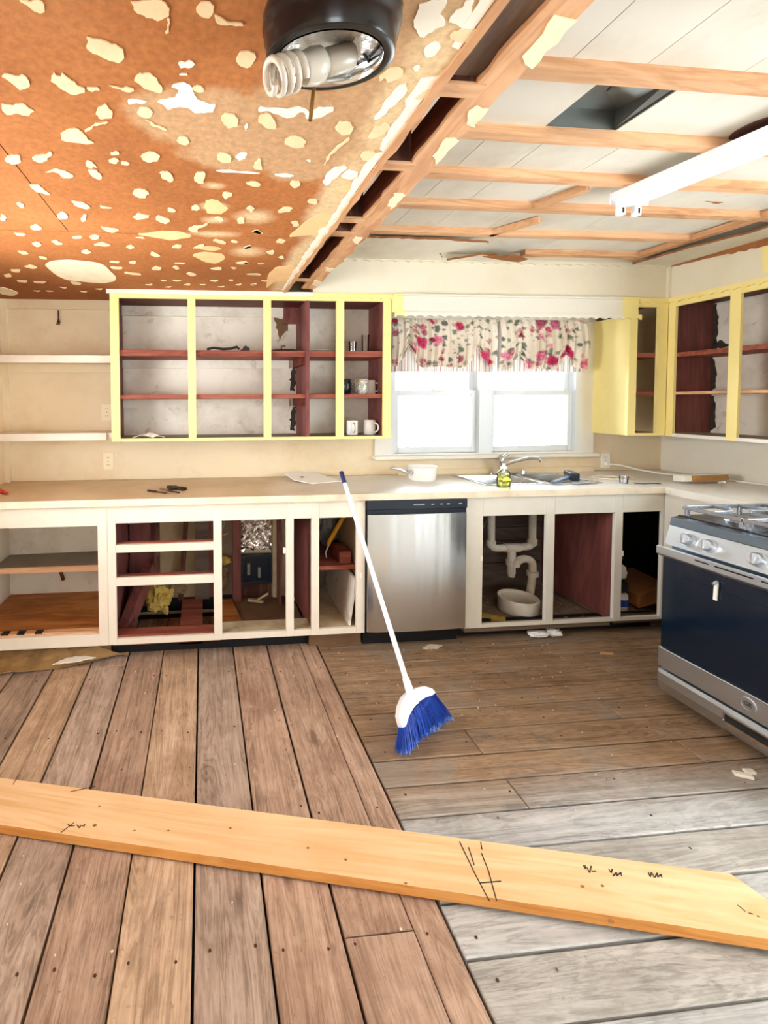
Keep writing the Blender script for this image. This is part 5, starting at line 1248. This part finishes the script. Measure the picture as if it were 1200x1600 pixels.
for l in (((777, -1), (802, 39)), ((784, 30), (797, 25), (810, 29)), ((815, 32), (829, 25), (830, 34)), ((828, 22), (831, 30)), ((835, 30), (842, 38), (842, 29)),
          ((2405, 131), (2406, 120), (2411, 132)), ((2413, 127), (2411, 110), (2429, 133)), ((2420, 116), (2433, 118)), ((2474, 130), (2474, 119), (2485, 132)), ((2474, 110), (2491, 123), (2485, 111)), ((2488, 114), (2504, 125), (2498, 113)),
          ((2584, 137), (2580, 123), (2593, 138)), ((2594, 136), (2590, 123)), ((2592, 123), (2609, 139), (2601, 125)), ((2604, 127), (2617, 136), (2612, 126)), ((2763, 75), (2767, 70), (2769, 60)), ((2775, 57), (2784, 56)), ((2790, 52), (2795, 52))):
    q = [mm(*v_) for v_ in l]
    for a, c in zip(q, q[1:]): sc.obox(pp(*a, Hp+.0004), pp(*c, Hp+.0004), .0028, .0006)
tag(sc.build('pencil_scribble', m_ink, pk), 'small black pencil scribbles', kind='stuff')
for q, r in (((876, 39), .007), ((2368, 66), .006), ((2426, 76), .005), ((1865, 1), .005), ((1126, 57), .004), ((1327, 95), .005), ((1582, 65), .005), ((1697, 45), .005), ((2392, -19), .009), ((858, 108), .004), ((1015, 41), .004)):
    s_, t_ = mm(*q); MB().lathe([(r, 0), (r, .0008), (0, .0008)], pp(s_, t_, Hp), n=10, squash=.6).build('knot', m_torn, pk)

# broom
bt, bb = Vector((.800, 2.548, 1.044)), Vector((.885, 1.83, .195))
bt = Vector((.8005, 2.452, 0)); 
bd = (Vector((.812, 2.452, .937))-bb).normalized(); 
bm_ = thing('broom', 'blue bristled broom with white handle leaning against the worktop', 'broom', (.93, 1.8, 0))
top_ = bb+bd*1.105
MB().tube([bb-bd*.02, bb+bd*1.04], .0115, 14).build('handle', m_broomwhite, bm_, smooth=True)
MB().tube([bb+bd*1.03, top_, top_+bd*.004], [.0125, .0125, .008], 14).build('handle_tip', m_broomtip, bm_, smooth=True)
MB().tube([bb-bd*.05, bb+bd*.05], [.020, .015], 14).build('ferrule', m_broomwhite, bm_, smooth=True)
# head plane: leaning with the handle, edges measured along it
hx = Vector((.98, .17, .07)).normalized(); hz = Vector((-.10, .55, .83)).normalized(); hn = hx.cross(hz).normalized()
H0 = Vector((.905, 1.825, .165))
def hp(u, v, w_=0): return H0+hx*u+hz*v+hn*w_
out = [(-.105, -.085), (-.104, -.045), (-.085, -.012), (-.055, .016), (-.02, .030), (.02, .036), (.055, .034), (.088, .018), (.096, .0), (.075, -.006), (.045, -.006), (.01, -.014), (-.03, -.032), (-.06, -.055), (-.085, -.085)]
n_ = len(out); vs = [hp(u, v, -.022) for u, v in out]+[hp(u, v, .022) for u, v in out]
MB().add(vs, [tuple(range(n_-1, -1, -1)), tuple(range(n_, 2*n_))]+[(i, (i+1) % n_, n_+(i+1) % n_, n_+i) for i in range(n_)]).build('head_cap', m_broomwhite, bm_, bevel=.006, seg=3)
rnd = random.Random(9); br1 = MB(); br2 = MB()
A0, A1 = Vector((.788, 1.728, .006)), Vector((1.098, 1.893, .010))
br3 = MB()
for i in range(900):
    s_ = rnd.random(); w_ = rnd.uniform(-.018, .018)
    u = -.092+.18*s_; v = -.075+.075*min(1, s_*1.15)-.004
    a = hp(u, v+.012, w_)
    e = A0.lerp(A1, min(1, max(0, s_+rnd.uniform(-.03, .03))))+hn*(w_*2.2)+Vector((rnd.uniform(-.008, .008), rnd.uniform(-.008, .008), rnd.uniform(-.003, .014)))
    e.z = max(e.z, .003)
    if s_ < .22 : e = e+Vector((.012*rnd.random(), -.012, 0))
    m_ = a.lerp(e, .55)+Vector((0, 0, .006)); k = a.lerp(e, .9)
    (br3 if rnd.random() < .35 else br1).tube([a, m_, e], [.0016, .0015, .001], 4, cap=False)
    if rnd.random() < .5: br2.tube([k, e+Vector((rnd.uniform(-.004, .004), rnd.uniform(-.004, .004), 0))], [.0016, .0011], 4, cap=False)
core = MB(); cu = [(-.09, -.075), (.09, -.002)]
c_ = [hp(-.085, -.07, -.006), hp(.080, -.004, -.006), hp(.080, -.004, .006), hp(-.085, -.07, .006)]
d_ = [A0.lerp(A1, .06)+hn*-.01+Vector((0, 0, .05)), A0.lerp(A1, .94)+hn*-.01+Vector((0, 0, .05)), A0.lerp(A1, .94)+hn*.01+Vector((0, 0, .05)), A0.lerp(A1, .06)+hn*.01+Vector((0, 0, .05))]
core.add(c_+d_, [(0, 1, 2, 3), (7, 6, 5, 4), (0, 4, 5, 1), (1, 5, 6, 2), (2, 6, 7, 3), (3, 7, 4, 0)]).build('bristle_core', m_bristle3, bm_)
tag(br1.build('bristles', m_bristle, bm_), kind='stuff'); tag(br3.build('deep_blue_bristles', m_bristle3, bm_), kind='stuff'); tag(br2.build('pale_bristle_tips', m_bristle2, bm_), 'paler worn bristle ends', kind='stuff')

t = thing('white_rag', 'crumpled white rag on the floor before the sink cabinet', 'rag', (2.1, 2.54, 0))
lump('fold', m_cloth, t, (2.04, 2.535, .022), .06, 31, (1.0, .5, .30), 3, .35); lump('fold', m_cloth, t, (2.145, 2.54, .024), .05, 33, (.9, .7, .42), 3, .4)
t = thing('peeled_vinyl_strip', 'ragged ochre vinyl strip curling up before the left cabinet', 'vinyl flooring', (-.9, 2.55, 0))
edge_ = [(-1.315, 2.40), (-1.08, 2.423), (-.894, 2.451), (-.765, 2.468), (-.60, 2.51), (-.44, 2.575)]
def ev(u):
    k = u*(len(edge_)-1); i = min(int(k), len(edge_)-2); f = k-i; return edge_[i][0]+(edge_[i+1][0]-edge_[i][0])*f, edge_[i][1]+(edge_[i+1][1]-edge_[i][1])*f
def vin(u, v):
    x, y = ev(u); y += .012*noise.noise(Vector((u*14, 0, 0)))*(1-v); yb = 2.555
    k = 1-max(0, (u-.8)/.2)
    return (x, y+(yb-y)*v, .006+.062*v**1.3*k+.014*(1-v)**3*(.5+.5*math.sin(9*u))+.008*noise.noise(Vector((u*16, v*5, 2)))*(.3+v)*k)
MB().grid(50, 6, vin).build('sheet', m_vinyl, t, solid=.004)
MB().prism(rag([(-.82, 2.452), (-.70, 2.468), (-.60, 2.50)], .004, .02, 3)+rag([(-.66, 2.525), (-.76, 2.515), (-.82, 2.452)], .006, .02, 4)[:-1], .034, .037).build('white_backing', m_vinylback, t)
rnd = random.Random(12); db = MB(); dk = MB()
for i in range(190):
    x = rnd.uniform(-1.1, 2.1); y = rnd.uniform(1.0, 2.5)
    if rnd.random() < .5: x = rnd.uniform(.7, 2.1); y = rnd.uniform(1.9, 2.5)
    d = Vector((x, y, 0))-p0
    if -.05 < d.dot(nn) < Wp+.05 or (.75 < x < 1.12 and 1.68 < y < 1.92) or (x < -.4 and y > 2.38): continue
    r = rnd.uniform(.001, .0034); a = rnd.uniform(0, 3)
    (db if rnd.random() < .6 else dk).obox((x, y, .002), (x+r*2*math.cos(a), y+r*2*math.sin(a), .002), r*1.4, .003)
tag(db.build('plaster_crumbs', m_debris, None), 'pale plaster crumbs scattered over the floorboards', 'debris', kind='stuff')
tag(dk.build('dirt_crumbs', m_kick, None), 'dark dirt crumbs scattered over the floorboards', 'debris', kind='stuff')
t = thing('plaster_chunk', 'small broken white chunk on the floor at the range foot', 'debris', (2.07, 1.5, 0))
MB().obox((2.035, 1.515, .008), (2.085, 1.49, .008), .02, .012).build('piece', m_vinylback, t, bevel=.002); MB().obox((2.09, 1.52, .006), (2.125, 1.515, .006), .02, .010).build('piece', m_vinylback, t, bevel=.002)
t = thing('tile_fragment', 'flat pale fragment on the floor before the dishwasher', 'debris', (1.32, 2.5, 0))
MB().prism(rag([(1.27, 2.47), (1.36, 2.46), (1.40, 2.49), (1.33, 2.51), (1.27, 2.47)], .005, .02, 6)[:-1], .002, .009).build('piece', m_debris, t)
t = thing('wood_chip', 'small tan wood chip on the dark floor near the range', 'debris', (2.3, 2.3, 0))
MB().prism([(2.25, 2.325), (2.32, 2.31), (2.33, 2.325), (2.27, 2.34)], .002, .008).build('chip', m_oldfir, t)
